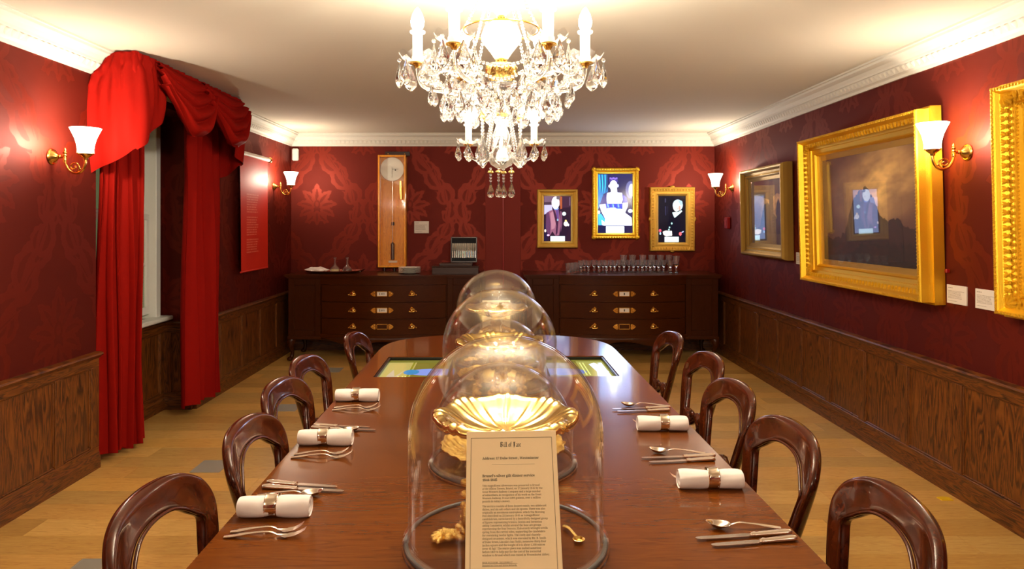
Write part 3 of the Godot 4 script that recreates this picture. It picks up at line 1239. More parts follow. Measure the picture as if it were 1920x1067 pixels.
# ---------------------------------------------------------------- chairs
func make_chair(called: String) -> Node3D:
	# faces +x; seat middle over the origin
	var t := thing(called, "", "chair", Vector3.ZERO, 0, "balloon-back chairs round the table")
	var half := [  # outer z, y, inner z, y, thickness
		[0.160, 0.40, 0.112, 0.40, 0.040], [0.166, 0.47, 0.117, 0.47, 0.038], [0.184, 0.545, 0.133, 0.55, 0.036], [0.210, 0.615, 0.156, 0.63, 0.036], [0.234, 0.68, 0.176, 0.695, 0.036],
		[0.252, 0.742, 0.190, 0.735, 0.036], [0.258, 0.782, 0.192, 0.752, 0.037], [0.252, 0.815, 0.182, 0.764, 0.040], [0.230, 0.848, 0.160, 0.778, 0.042], [0.186, 0.876, 0.128, 0.800, 0.044], [0.128, 0.892, 0.088, 0.818, 0.045], [0.064, 0.899, 0.044, 0.826, 0.046]]
	var po := []
	var pi_ := []
	for h in half:
		po.append(Vector3(h[0], h[1], h[4]))
		pi_.append(Vector2(h[2], h[3]))
	po.append(Vector3(0, 0.901, 0.046))
	pi_.append(Vector2(0, 0.828))
	for k in range(half.size() - 1, -1, -1):
		po.append(Vector3(-half[k][0], half[k][1], half[k][4]))
		pi_.append(Vector2(-half[k][2], half[k][3]))
	po = smooth(po, 5)
	pi_ = smooth(pi_, 5)
	var lean := func(y: float, z: float) -> float:
		return -0.20 - 0.20 * (y - 0.42) - 0.10 * maxf(0.0, y - 0.42) * maxf(0.0, y - 0.42) + 0.62 * z * z
	var hoop := MB.new()
	var rows := []
	var bead := []
	for k in po.size():
		var p := Vector2(po[k].x, po[k].y)
		var b: Vector2 = pi_[k]
		var w := p.distance_to(b)
		var th: float = po[k].z
		var row := PackedVector3Array()
		for c in 20:
			var a := TAU * c / 20
			var u := signf(cos(a)) * pow(absf(cos(a)), 0.75)
			var q := signf(sin(a)) * pow(absf(sin(a)), 0.75)
			var s := p.lerp(b, 0.5 * (1.0 - u))
			var front := q * th * 0.5
			# the broad rail is hollowed a little on its front
			if q > 0.0:
				front -= 0.012 * clampf((w - 0.06) / 0.03, 0, 1) * (1.0 - u * u) * q
			row.append(Vector3(lean.call(s.y, s.x) + front, s.y, s.x))
		rows.append(row)
		var e := b.lerp(p, 0.05)
		bead.append(Vector3(lean.call(e.y, e.x) + th * 0.40, e.y, e.x))
	hoop.grid(rows, true, false, true)
	part("back_hoop", hoop, M.chair0, t)
	var bd := MB.new()
	bd.tube(bead, 0.0045, 7)
	part("inner_bead", bd, M.chair1, t)
	# carved cross splat low in the hoop
	var sp := MB.new()
	var path := []
	var rad := []
	for k in 17:
		var u := k / 8.0 - 1.0
		var y := 0.575 + 0.018 * cos(u * PI * 2.0)
		path.append(Vector3(lean.call(y, u * 0.15), y, u * 0.152))
		rad.append(0.017 + 0.009 * absf(cos(u * PI * 1.5)))
	sp.tube(path, rad, 10)
	for k in [-0.07, 0.0, 0.07]:
		sp.ball(Vector3(lean.call(0.6, 0.0) + 0.012, 0.592, k), Vector3(0.014, 0.02, 0.022), 10, 6)
	part("cross_splat", sp, M.chair1, t)
	# seat rail and stuffed seat
	var rail := MB.new()
	var so := PackedVector2Array()
	var si := PackedVector2Array()
	for k in 40:
		var a := TAU * k / 40
		var c := signf(cos(a)) * pow(absf(cos(a)), 0.55)
		var s := signf(sin(a)) * pow(absf(sin(a)), 0.55)
		var wz := lerpf(0.185, 0.232, (c + 1.0) * 0.5)
		so.append(Vector2(0.22 * c, wz * s))
		si.append(Vector2(0.212 * c, (wz - 0.008) * s))
	flat_prism(rail, so, 0.365, 0.43)
	part("seat_rail", rail, M.chair0, t)
	var seat := MB.new()
	rows = []
	for k in 7:
		var v := k / 6.0
		var sc := 1.0 - pow(v, 2.6)
		var row := PackedVector3Array()
		for p in si:
			row.append(Vector3(p.x * (0.02 + 0.98 * sc), 0.43 + 0.05 * sqrt(sin(v * PI * 0.5)), p.y * (0.02 + 0.98 * sc)))
		rows.append(row)
	seat.grid(rows, true, false, true)
	part("seat", seat, M.leather, t)
	for s in [-1.0, 1.0]:
		var fl := MB.new()
		fl.lathe([Vector2(0, 0), Vector2(0.013, 0), Vector2(0.016, 0.015), Vector2(0.013, 0.035), Vector2(0.018, 0.10), Vector2(0.025, 0.27), Vector2(0.028, 0.30), Vector2(0.02, 0.315), Vector2(0.028, 0.33), Vector2(0.028, 0.37), Vector2(0, 0.37)], 14, Transform3D(Basis(), Vector3(0.18, 0, s * 0.185)), true)
		part("leg", fl, M.chair2, t)
		var bl := MB.new()
		bl.tube(smooth([Vector3(-0.30, 0, s * 0.165), Vector3(-0.245, 0.12, s * 0.16), Vector3(-0.21, 0.26, s * 0.152), Vector3(-0.195, 0.43, s * 0.150)], 4), [0.014, 0.014, 0.015, 0.015, 0.016, 0.017, 0.018, 0.018, 0.019, 0.019, 0.02, 0.02, 0.02], 10)
		part("leg", bl, M.chair2, t)
	return t

func chairs() -> void:
	var c := make_chair("dining_chair")
	# x and z of the top of the back, turn in degrees away from facing the table squarely
	var spots := [
		[-1, -0.86, -1.60, 3.0], [-1, -0.845, -2.165, 3.0], [-1, -0.92, -2.72, 0.0], [-1, -0.965, -3.20, 0.0], [-1, -0.885, -3.90, 0.0],
		[1, 0.945, -1.575, -6.0], [1, 0.935, -2.14, -1.0], [1, 0.95, -2.69, 0.0], [1, 1.025, -3.28, 0.0], [1, 1.005, -3.91, 0.0]]
	var ord := ["first", "second", "third", "fourth", "fifth"]
	for k in spots.size():
		var s: Array = spots[k]
		var turn := (0.0 if s[0] < 0 else PI) + deg_to_rad(s[3])
		var back := Vector3(-0.325, 0, 0).rotated(Vector3.UP, turn)
		var pos := Vector3(s[1], 0, s[2]) - back
		var label := "mahogany balloon-back chair on the %s side, %s from the menu card" % ["window" if s[0] < 0 else "painting", ord[k % 5]]
		if k == 0:
			c.position = pos
			c.rotation.y = turn
			c.set_meta("label", label)
		else:
			copy(c, pos, turn, label)

# ---------------------------------------------------------------- sideboards
func bow_line(x0: float, x1: float, add: float, n := 16) -> Array:
	# the bowed front: local z is outwards from the wall
	var out := []
	for k in n + 1:
		var x := lerpf(x0, x1, float(k) / n)
		out.append(Vector2(x, 0.62 + 0.10 * (1.0 - pow(x / 0.70, 2.0)) + add))
	return out

func sideboards() -> void:
	for side in 2:
		var cx := -1.317 if side == 0 else 1.323
		var t := thing("sideboard", "dark mahogany bow-front sideboard standing under the %s" % ("long clock" if side == 0 else "three portrait screens"), "sideboard", Vector3(cx, 0, BACK + 0.06), 0, "bow-front sideboards")
		var top := MB.new()
		for lay in [[0.940, 0.958, 0.030], [0.930, 0.940, 0.022], [0.918, 0.930, 0.012]]:
			var e: float = lay[2]
			var o := PackedVector2Array([Vector2(-1.065 - e, 0), Vector2(-1.065 - e, 0.61 + e), Vector2(-0.70, 0.61 + e)])
			for p in bow_line(-0.70, 0.70, e):
				o.append(p)
			o.append_array([Vector2(0.70, 0.61 + e), Vector2(1.065 + e, 0.61 + e), Vector2(1.065 + e, 0)])
			flat_prism(top, o, lay[0], lay[1])
		part("top", top, M.mahogany, t)
		# carcass of the bowed middle, set back behind the drawers
		var body := MB.new()
		var bo := PackedVector2Array([Vector2(-0.70, 0.02)])
		for p in bow_line(-0.70, 0.70, -0.03):
			bo.append(p)
		bo.append(Vector2(0.70, 0.02))
		flat_prism(body, bo, 0.24, 0.918)
		part("carcass", body, M.mahogany, t)
		for r in [[0.850, 0.918, 0.0], [0.660, 0.668, -0.004], [0.478, 0.486, -0.004], [0.270, 0.306, 0.004]]:
			var rail := MB.new()
			var o := PackedVector2Array()
			for p in bow_line(-0.70, 0.70, r[2]):
				o.append(p)
			var inner := bow_line(-0.70, 0.70, -0.03)
			inner.reverse()
			for p in inner:
				o.append(p)
			flat_prism(rail, o, r[0], r[1])
			part("rail", rail, M.mahogany, t)
		for dxy in [[0.670, 0.848, 0.756], [0.488, 0.658, 0.577], [0.308, 0.476, 0.398]]:
			var dr := MB.new()
			var o := PackedVector2Array()
			for p in bow_line(-0.685, 0.685, 0.006):
				o.append(p)
			var inner := bow_line(-0.685, 0.685, -0.028)
			inner.reverse()
			for p in inner:
				o.append(p)
			flat_prism(dr, o, dxy[0], dxy[1])
			var d := part("drawer", dr, M.mahogany, t)
			for hx in [-0.32, 0.32]:
				var hz := 0.62 + 0.10 * (1.0 - pow(hx / 0.70, 2.0)) + 0.006
				var pull := MB.new()
				# shell-shaped cup pull with a pointed back plate and two ears
				var rows := []
				for a in 9:
					var th := PI * a / 8.0
					var row := PackedVector3Array()
					for b in 7:
						var ph := PI * 0.5 * b / 6.0
						row.append(Vector3(hx + 0.036 * cos(th) * cos(ph * 0.9), dxy[2] - 0.012 + 0.034 * sin(th) * cos(ph), hz + 0.024 * sin(ph) * (0.4 + 0.6 * sin(th))))
					rows.append(row)
				pull.grid(rows)
				pull.prism(PackedVector2Array([Vector2(-0.045, -0.012), Vector2(0.045, -0.012), Vector2(0.03, 0.014), Vector2(0.012, 0.026), Vector2(0, 0.038), Vector2(-0.012, 0.026), Vector2(-0.03, 0.014)]), -0.004, 0.002, Transform3D(Basis(), Vector3(hx, dxy[2], hz)))
				for s in [-1.0, 1.0]:
					pull.ball(Vector3(hx + s * 0.05, dxy[2] - 0.012, hz), Vector3(0.008, 0.008, 0.006), 8, 5)
				pull.tube([Vector3(hx - 0.03, dxy[2] - 0.014, hz + 0.018), Vector3(hx, dxy[2] - 0.017, hz + 0.024), Vector3(hx + 0.03, dxy[2] - 0.014, hz + 0.018)], 0.007, 8)
				part("cup_pull", pull, M.brass, d)
			var z := 0.727
			var fr := MB.new()
			for q in [[-0.062, 0.062, 0.022, 0.030], [-0.062, 0.062, -0.030, -0.022], [-0.062, -0.053, -0.030, 0.030], [0.053, 0.062, -0.030, 0.030]]:
				span(fr, Vector3(q[0], dxy[2] + q[2], z - 0.006), Vector3(q[1], dxy[2] + q[3], z + 0.006), 0.002)
			for s in [-1.0, 1.0]:
				var lf := PackedVector2Array([Vector2(0.070 * s, -0.028), Vector2(0.086 * s, -0.030), Vector2(0.108 * s, -0.018), Vector2(0.126 * s, 0), Vector2(0.108 * s, 0.018), Vector2(0.086 * s, 0.030), Vector2(0.070 * s, 0.028)])
				fr.prism(lf, -0.008, 0.003, Transform3D(Basis(), Vector3(0, dxy[2], z - 0.001)))
				for b in [[0.084, 0.014], [0.084, -0.014], [0.102, 0.0]]:
					fr.ball(Vector3(b[0] * s, dxy[2] + b[1], z + 0.002), Vector3(0.007, 0.007, 0.004), 7, 4)
			part("label_holder", fr, M.brass, d)
			if dxy[2] > 0.5:
				var cd := MB.new()
				span(cd, Vector3(-0.054, dxy[2] - 0.023, z - 0.006), Vector3(0.054, dxy[2] + 0.023, z + 0.001))
				part("label_card", cd, M.white_card, d)
				var ink := MB.new()
				var marks := [[-0.026, 0.007, 0.014], [-0.006, 0.006, 0.009], [0.008, 0.006, 0.009], [0.022, 0.005, 0.009]] if side == 0 else [[0.0, 0.012, 0.012]]
				for m in marks:
					span(ink, Vector3(m[0] - m[1] * 0.5, dxy[2] - m[2], z + 0.0008), Vector3(m[0] + m[1] * 0.5, dxy[2] + m[2], z + 0.0016))
				part("print", ink, M.ink, d)
		# end cupboards with a framed door each
		for s in [-1.0, 1.0]:
			var cb := MB.new()
			span(cb, Vector3(s * 0.70, 0.24, 0.02), Vector3(s * 1.06, 0.918, 0.59), 0.002)
			part("end_cupboard", cb, M.mahogany_v, t)
			var fr := MB.new()
			for q in [[0.70, 0.765, 0.27, 0.918], [0.995, 1.06, 0.27, 0.918], [0.765, 0.995, 0.84, 0.918], [0.765, 0.995, 0.27, 0.34]]:
				span(fr, Vector3(s * q[0], q[2], 0.588), Vector3(s * q[1], q[3], 0.608), 0.003)
			var d := part("door", fr, M.mahogany_v, t)
			var pn := MB.new()
			span(pn, Vector3(s * 0.763, 0.338, 0.586), Vector3(s * 0.997, 0.842, 0.596))
			part("door_panel", pn, M.mahogany_v, d)
			var bm := MB.new()
			span(bm, Vector3(s * 0.695, 0.24, 0.02), Vector3(s * 1.07, 0.275, 0.622), 0.006)
			part("plinth_moulding", bm, M.mahogany, t)
		# shaped apron under the bowed middle
		var ap := MB.new()
		var front := bow_line(-0.70, 0.70, 0.0, 24)
		var rows := []
		for k in front.size():
			var p: Vector2 = front[k]
			var low := 0.215 + 0.03 * cos(p.x / 0.70 * PI * 2.0) - 0.012 * cos(p.x / 0.7 * PI)
			rows.append(PackedVector3Array([Vector3(p.x, 0.27, p.y), Vector3(p.x, low, p.y), Vector3(p.x, low, p.y - 0.02), Vector3(p.x, 0.27, p.y - 0.02)]))
		ap.grid(rows, true, false, true)
		part("apron", ap, M.mahogany, t)
		for x in [-1.02, 1.02]:
			for z in [0.08, 0.56]:
				var lg := MB.new()
				var s := signf(x)
				var f := 1.0 if z > 0.3 else 0.0
				lg.tube(smooth([Vector3(x, 0.25, z), Vector3(x + s * 0.018, 0.19, z + f * 0.03), Vector3(x + s * 0.004, 0.11, z + f * 0.01), Vector3(x + s * 0.008, 0.05, z + f * 0.015), Vector3(x + s * 0.02, 0.02, z + f * 0.035)], 4), [0.05, 0.052, 0.05, 0.047, 0.042, 0.036, 0.03, 0.026, 0.022, 0.02, 0.02, 0.02, 0.021, 0.022, 0.024, 0.026, 0.026], 12)
				lg.ball(Vector3(x + s * 0.024, 0.024, z + f * 0.035), Vector3(0.032, 0.024, 0.034), 12, 8)
				part("leg", lg, M.mahogany_v, t)

# ---------------------------------------------------------------- chandelier
func almond(l: float, w: float, thick := 0.45) -> MB:
	# a cut pendant, hung by its tip: height l, half width w, flattened
	var mb := MB.new()
	mb.facet([Vector2(0.0008, 0), Vector2(w * 0.42, -l * 0.26), Vector2(w * 0.95, -l * 0.62), Vector2(w * 0.86, -l * 0.80), Vector2(w * 0.30, -l * 0.97), Vector2(0.0004, -l)], 8, Transform3D(Basis.from_scale(Vector3(1, 1, thick))))
	return mb

func pear(l: float, w: float) -> MB:
	var mb := MB.new()
	mb.facet([Vector2(0.0008, 0), Vector2(w * 0.3, -l * 0.25), Vector2(w * 0.9, -l * 0.65), Vector2(w, -l * 0.8), Vector2(w * 0.6, -l * 0.95), Vector2(0.0004, -l)], 8)
	return mb

func bead_line(mb: MB, path: Array, r: float, seg := 6, rings := 4) -> void:
	var b := MB.new()
	b.ball(Vector3.ZERO, Vector3(r, r, r), seg, rings)
	var carry := r
	for k in path.size() - 1:
		var l: float = path[k].distance_to(path[k + 1])
		while carry < l:
			mb.add(b, Transform3D(Basis(), path[k].lerp(path[k + 1], carry / l)))
			carry += r * 2.05
		carry -= l

func sag(a: Vector3, b: Vector3, drop: float, n := 10) -> Array:
	var out := []
	for k in n + 1:
		var t := float(k) / n
		out.append(a.lerp(b, t) - Vector3(0, drop * 4.0 * t * (1.0 - t), 0))
	return out

func arm_unit(t: Node3D, a: float, R: float, hub: Vector2, cup: float, dip: float, sc: float, drops: int, energy: float) -> void:
	# one arm at angle a: hub = (radius, height) of its root, cup = height of its candle cup
	var d := Vector3(cos(a), 0, sin(a))
	var path := smooth([d * hub.x + Vector3(0, hub.y, 0), d * (R * 0.32) + Vector3(0, hub.y + 0.004 * sc, 0), d * (R * 0.66) + Vector3(0, dip, 0), d * (R * 0.93) + Vector3(0, dip + 0.025 * sc, 0), d * R + Vector3(0, cup - 0.012 * sc, 0)], 5)
	var am := MB.new()
	am.tube(path, 0.0115 * sc, 8)
	var arm := part("arm", am, M.crystal, t)
	var o := d * R + Vector3(0, cup, 0)
	var xf := Transform3D(Basis(), o)
	var cp := MB.new()
	cp.lathe([Vector2(0, -0.02 * sc), Vector2(0.012 * sc, -0.018 * sc), Vector2(0.018 * sc, -0.006 * sc), Vector2(0.034 * sc, 0.0), Vector2(0.034 * sc, 0.006 * sc), Vector2(0, 0.006 * sc)], 16, xf, true)
	part("candle_cup", cp, M.brass, arm)
	# scalloped drip pan
	var bb := MB.new()
	var scal := func(p: Vector3, ang: float) -> Vector3:
		var r := Vector2(p.x, p.z).length()
		return p + Vector3(0, maxf(0.0, r - 0.03 * sc) * 0.16 * cos(ang * 8.0), 0)
	bb.lathe([Vector2(0.02, 0.008), Vector2(0.045, 0.014), Vector2(0.065, 0.026), Vector2(0.08, 0.042), Vector2(0.082, 0.046)].map(func(q): return q * sc), 40, xf, false, scal)
	part("drip_pan", bb, M.bobeche, arm)
	var cn := MB.new()
	cn.lathe([Vector2(0, 0.006), Vector2(0.026, 0.006), Vector2(0.026, 0.03), Vector2(0.022, 0.034), Vector2(0.022, 0.13), Vector2(0.033, 0.136), Vector2(0.034, 0.143), Vector2(0.022, 0.148), Vector2(0, 0.148)].map(func(q): return q * sc), 18, xf, true)
	part("candle_tube", cn, M.candle, arm)
	var bl := MB.new()
	bl.lathe([Vector2(0, 0.146), Vector2(0.018, 0.148), Vector2(0.028, 0.168), Vector2(0.030, 0.188), Vector2(0.023, 0.215), Vector2(0.010, 0.240), Vector2(0, 0.25)].map(func(q): return q * sc), 16, xf, true)
	part("bulb", bl, M.bulb, arm)
	lamp(o + Vector3(0, 0.19 * sc, 0), energy, WARM, 0.025 * sc, t)
	# pendants round the pan, each on a small bead
	var dm: Mesh = almond(0.115 * sc, 0.034 * sc, 0.55).mesh()
	var bd := MB.new()
	bd.ball(Vector3(0, 0.008, 0), Vector3(0.009, 0.009, 0.009) * sc, 8, 6)
	var bm: Mesh = bd.mesh()
	for k in drops:
		var b := a + TAU * (k + 0.5) / drops - PI / 2
		var q := o + Vector3(cos(b), 0, sin(b)) * 0.08 * sc + Vector3(0, 0.008 * sc, 0)
		var dr := part("pendant", dm, M.crystal, arm, q)
		dr.rotation.y = -b + PI / 2
		part("bead", bm, M.crystal, arm, q)

func chandelier() -> void:
	var t := thing("chandelier", "two-tier crystal chandelier with lit candle bulbs and hanging cut pendants", "chandelier", Vector3(-0.006, HANG, -2.58))
	t.scale = Vector3.ONE * SIZE
	var up := (TOP - HANG) / SIZE      # the ceiling in the chandelier's own measure
	# stem of blown pieces
	var st := MB.new()
	st.lathe([Vector2(0, 2.43), Vector2(0.016, 2.43), Vector2(0.022, 2.445), Vector2(0.05, 2.47), Vector2(0.066, 2.51), Vector2(0.056, 2.55), Vector2(0.03, 2.575), Vector2(0, 2.575)], 24, Transform3D(), true)
	part("stem_vase", st, M.frost, t)
	var ca := MB.new()
	ca.lathe([Vector2(0, up - 0.05), Vector2(0.03, up - 0.048), Vector2(0.07, up - 0.02), Vector2(0.074, up), Vector2(0, up)], 24, Transform3D(), true)
	ca.lathe([Vector2(0, 2.57), Vector2(0.03, 2.57), Vector2(0.034, 2.58), Vector2(0.012, 2.59), Vector2(0.009, up - 0.04), Vector2(0, up - 0.04)], 20, Transform3D(), true)
	part("ceiling_rod", ca, M.brass, t)
	var gl := MB.new()
	gl.lathe([Vector2(0, 2.25), Vector2(0.03, 2.25), Vector2(0.05, 2.28), Vector2(0.082, 2.32), Vector2(0.09, 2.35), Vector2(0.075, 2.39), Vector2(0.04, 2.415), Vector2(0.018, 2.424), Vector2(0, 2.424)], 28, Transform3D(), true)
	part("stem_globe", gl, M.frost, t)
	for y in [2.428, 2.243]:
		var cl := MB.new()
		cl.lathe([Vector2(0, y - 0.012), Vector2(0.022, y - 0.012), Vector2(0.026, y), Vector2(0.02, y + 0.01), Vector2(0, y + 0.01)], 18, Transform3D(), true)
		part("gilt_collar", cl, M.brass, t)
	var dish := MB.new()
	dish.lathe([Vector2(0.165, 2.372), Vector2(0.171, 2.374), Vector2(0.171, 2.378), Vector2(0.165, 2.38), Vector2(0.160, 2.376), Vector2(0.165, 2.372)], 48, Transform3D(), true)
	part("chain_ring", dish, M.brass_dull, t)
	# gilt basket hub and glass bowl under it
	var hb := MB.new()
	var quilt := func(p: Vector3, a: float) -> Vector3:
		var r := Vector2(p.x, p.z).length()
		if r < 0.03:
			return p
		var k := 1.0 + 0.05 * absf(sin(a * 8.0 + p.y * 90.0)) + 0.05 * absf(sin(a * 8.0 - p.y * 90.0))
		return Vector3(p.x * k, p.y, p.z * k)
	hb.lathe([Vector2(0, 2.225), Vector2(0.055, 2.225), Vector2(0.064, 2.215), Vector2(0.066, 2.20), Vector2(0.062, 2.18), Vector2(0.052, 2.16), Vector2(0.04, 2.145), Vector2(0, 2.145)], 64, Transform3D(), true, quilt)
	part("gilt_basket", hb, M.gilt, t)
	var bw := MB.new()
	bw.lathe([Vector2(0, 2.144), Vector2(0.07, 2.142), Vector2(0.098, 2.135), Vector2(0.10, 2.128), Vector2(0.08, 2.105), Vector2(0.05, 2.075), Vector2(0.025, 2.055), Vector2(0, 2.05)], 28, Transform3D(), true)
	part("hub_bowl", bw, M.crystal, t)
	for k in 6:
		arm_unit(t, PI * k / 3.0, 0.368, Vector2(0.05, 2.085), 2.228, 2.108, 1.0, 6, UPPER)
	# bead chains: ring down to the arms, then from arm to arm
	for k in 6:
		var a := PI * k / 3.0
		var b := a + PI / 3.0
		var p := Vector3(cos(a) * 0.365, 2.255, sin(a) * 0.365)
		var q := Vector3(cos(b) * 0.365, 2.255, sin(b) * 0.365)
		var c1 := MB.new()
		bead_line(c1, sag(Vector3(cos(a) * 0.166, 2.376, sin(a) * 0.166), p * Vector3(0.76, 0, 0.76) + Vector3(0, 2.20, 0), 0.03), 0.008)
		part("bead_chain", c1, M.crystal, t)
		var c0 := MB.new()
		bead_line(c0, [Vector3(cos(a) * 0.166, 2.376, sin(a) * 0.166), Vector3(cos(a) * 0.065, 2.575, sin(a) * 0.065)], 0.008)
		part("bead_chain", c0, M.crystal, t)
		var c2 := MB.new()
		bead_line(c2, sag(p * Vector3(0.86, 1, 0.86) - Vector3(0, 0.05, 0), q * Vector3(0.86, 1, 0.86) - Vector3(0, 0.05, 0), 0.10), 0.0075)
		part("bead_chain", c2, M.crystal, t)
		var c4 := MB.new()
		bead_line(c4, sag(p * Vector3(0.98, 1, 0.98) - Vector3(0, 0.03, 0), q * Vector3(0.98, 1, 0.98) - Vector3(0, 0.03, 0), 0.075), 0.0075)
		part("bead_chain", c4, M.crystal, t)
		var c3 := MB.new()
		bead_line(c3, sag(p * Vector3(0.8, 1, 0.8) - Vector3(0, 0.08, 0), Vector3(cos(a + 0.5) * 0.09, 2.09, sin(a + 0.5) * 0.09), 0.04), 0.0075)
		part("bead_chain", c3, M.crystal, t)
	# rings of pendants under the hub and the arms
	var d1: Mesh = almond(0.088, 0.027, 0.6).mesh()
	var d2: Mesh = almond(0.10, 0.031, 0.6).mesh()
	var dot := MB.new()
	dot.ball(Vector3(0, 0.008, 0), Vector3.ONE * 0.009, 8, 6)
	var dm: Mesh = dot.mesh()
	for ring in [[20, 0.255, 2.085, d2, 0.1], [14, 0.185, 2.09, d1, 0.3], [12, 0.31, 2.13, d1, 0.26], [10, 0.12, 2.065, d1, 0.2]]:
		for k in ring[0]:
			var a: float = TAU * k / ring[0] + ring[4]
			var w := part("pendant", ring[3], M.crystal, t, Vector3(cos(a) * ring[1], ring[2] + 0.012 * sin(k * 2.3), sin(a) * ring[1]))
			w.rotation.y = -a + PI / 2
			part("bead", dm, M.crystal, w)
	# lower tier: a tent of bead strings round a glass baluster, three small arms
	var ls := MB.new()
	ls.lathe([Vector2(0, 2.05), Vector2(0.022, 2.045), Vector2(0.03, 2.02), Vector2(0.018, 1.99), Vector2(0.026, 1.95), Vector2(0.04, 1.91), Vector2(0.03, 1.87), Vector2(0.045, 1.84), Vector2(0.06, 1.81), Vector2(0.045, 1.785), Vector2(0.02, 1.77), Vector2(0, 1.765)], 22, Transform3D(), true)
	part("lower_stem", ls, M.frost, t)
	for k in 10:
		var a := TAU * k / 10
		var c := MB.new()
		bead_line(c, sag(Vector3(cos(a) * 0.03, 2.05, sin(a) * 0.03), Vector3(cos(a) * 0.075, 1.82, sin(a) * 0.075), -0.004), 0.0055)
		part("bead_chain", c, M.crystal, t)
	for k in 3:
		arm_unit(t, PI / 6.0 + TAU * k / 3.0, 0.162, Vector2(0.045, 1.83), 1.862, 1.80, 0.62, 6, LOWER)
	var bow := MB.new()
	bow.prism(PackedVector2Array([Vector2(0, 0.004), Vector2(0.022, -0.022), Vector2(0.008, -0.018), Vector2(0, -0.03), Vector2(-0.008, -0.018), Vector2(-0.022, -0.022)]), -0.004, 0.004)
	for k in 7:
		bow.ball(Vector3(-0.018 + 0.006 * k, -0.016 - 0.003 * absf(k - 3.0) * 0.5, 0), Vector3.ONE * 0.0055, 6, 4)
	var bowm: Mesh = bow.mesh()
	var big: Mesh = almond(0.132, 0.041, 0.55).mesh()
	for k in 6:
		var a := TAU * k / 6 + 0.52
		var p := Vector3(cos(a) * 0.095, 2.03, sin(a) * 0.095)
		var lk := MB.new()
		bead_line(lk, [p + Vector3(0, 0.03, 0), p - Vector3(0, 0.125, 0)], 0.0075, 8, 6)
		var o := part("pendant_chain", lk, M.crystal, t)
		part("gilt_bow", bowm, M.gilt, o, p - Vector3(0, 0.02, 0)).rotation.y = -a + PI / 2
		part("pendant", big, M.crystal, o, p - Vector3(0, 0.125, 0)).rotation.y = -a + PI / 2 + 0.4
	var orb := MB.new()
	orb.facet([Vector2(0.001, 0.033), Vector2(0.018, 0.028), Vector2(0.03, 0.014), Vector2(0.033, 0), Vector2(0.03, -0.014), Vector2(0.018, -0.028), Vector2(0.001, -0.033)], 10)
	part("cut_ball", orb, M.crystal, t, Vector3(-0.008, 1.872, 0.08))
	var pr: Mesh = pear(0.075, 0.017).mesh()
	for q in [[-0.047, 0.0], [-0.012, 0.035], [0.01, -0.03], [0.044, 0.012]]:
		var lk := MB.new()
		var p := Vector3(q[0], 1.775, q[1])
		bead_line(lk, [p, p - Vector3(0, 0.062, 0)], 0.0065, 8, 6)
		var o := part("pendant_chain", lk, M.crystal, t)
		var cap := MB.new()
		cap.lathe([Vector2(0, 0.006), Vector2(0.01, 0.004), Vector2(0.015, -0.004), Vector2(0.008, -0.008), Vector2(0, -0.008)], 10, Transform3D(), true)
		part("gilt_cap", cap, M.gilt, o, p - Vector3(0, 0.02, 0))
		part("pendant", pr, M.crystal, o, p - Vector3(0, 0.06, 0))

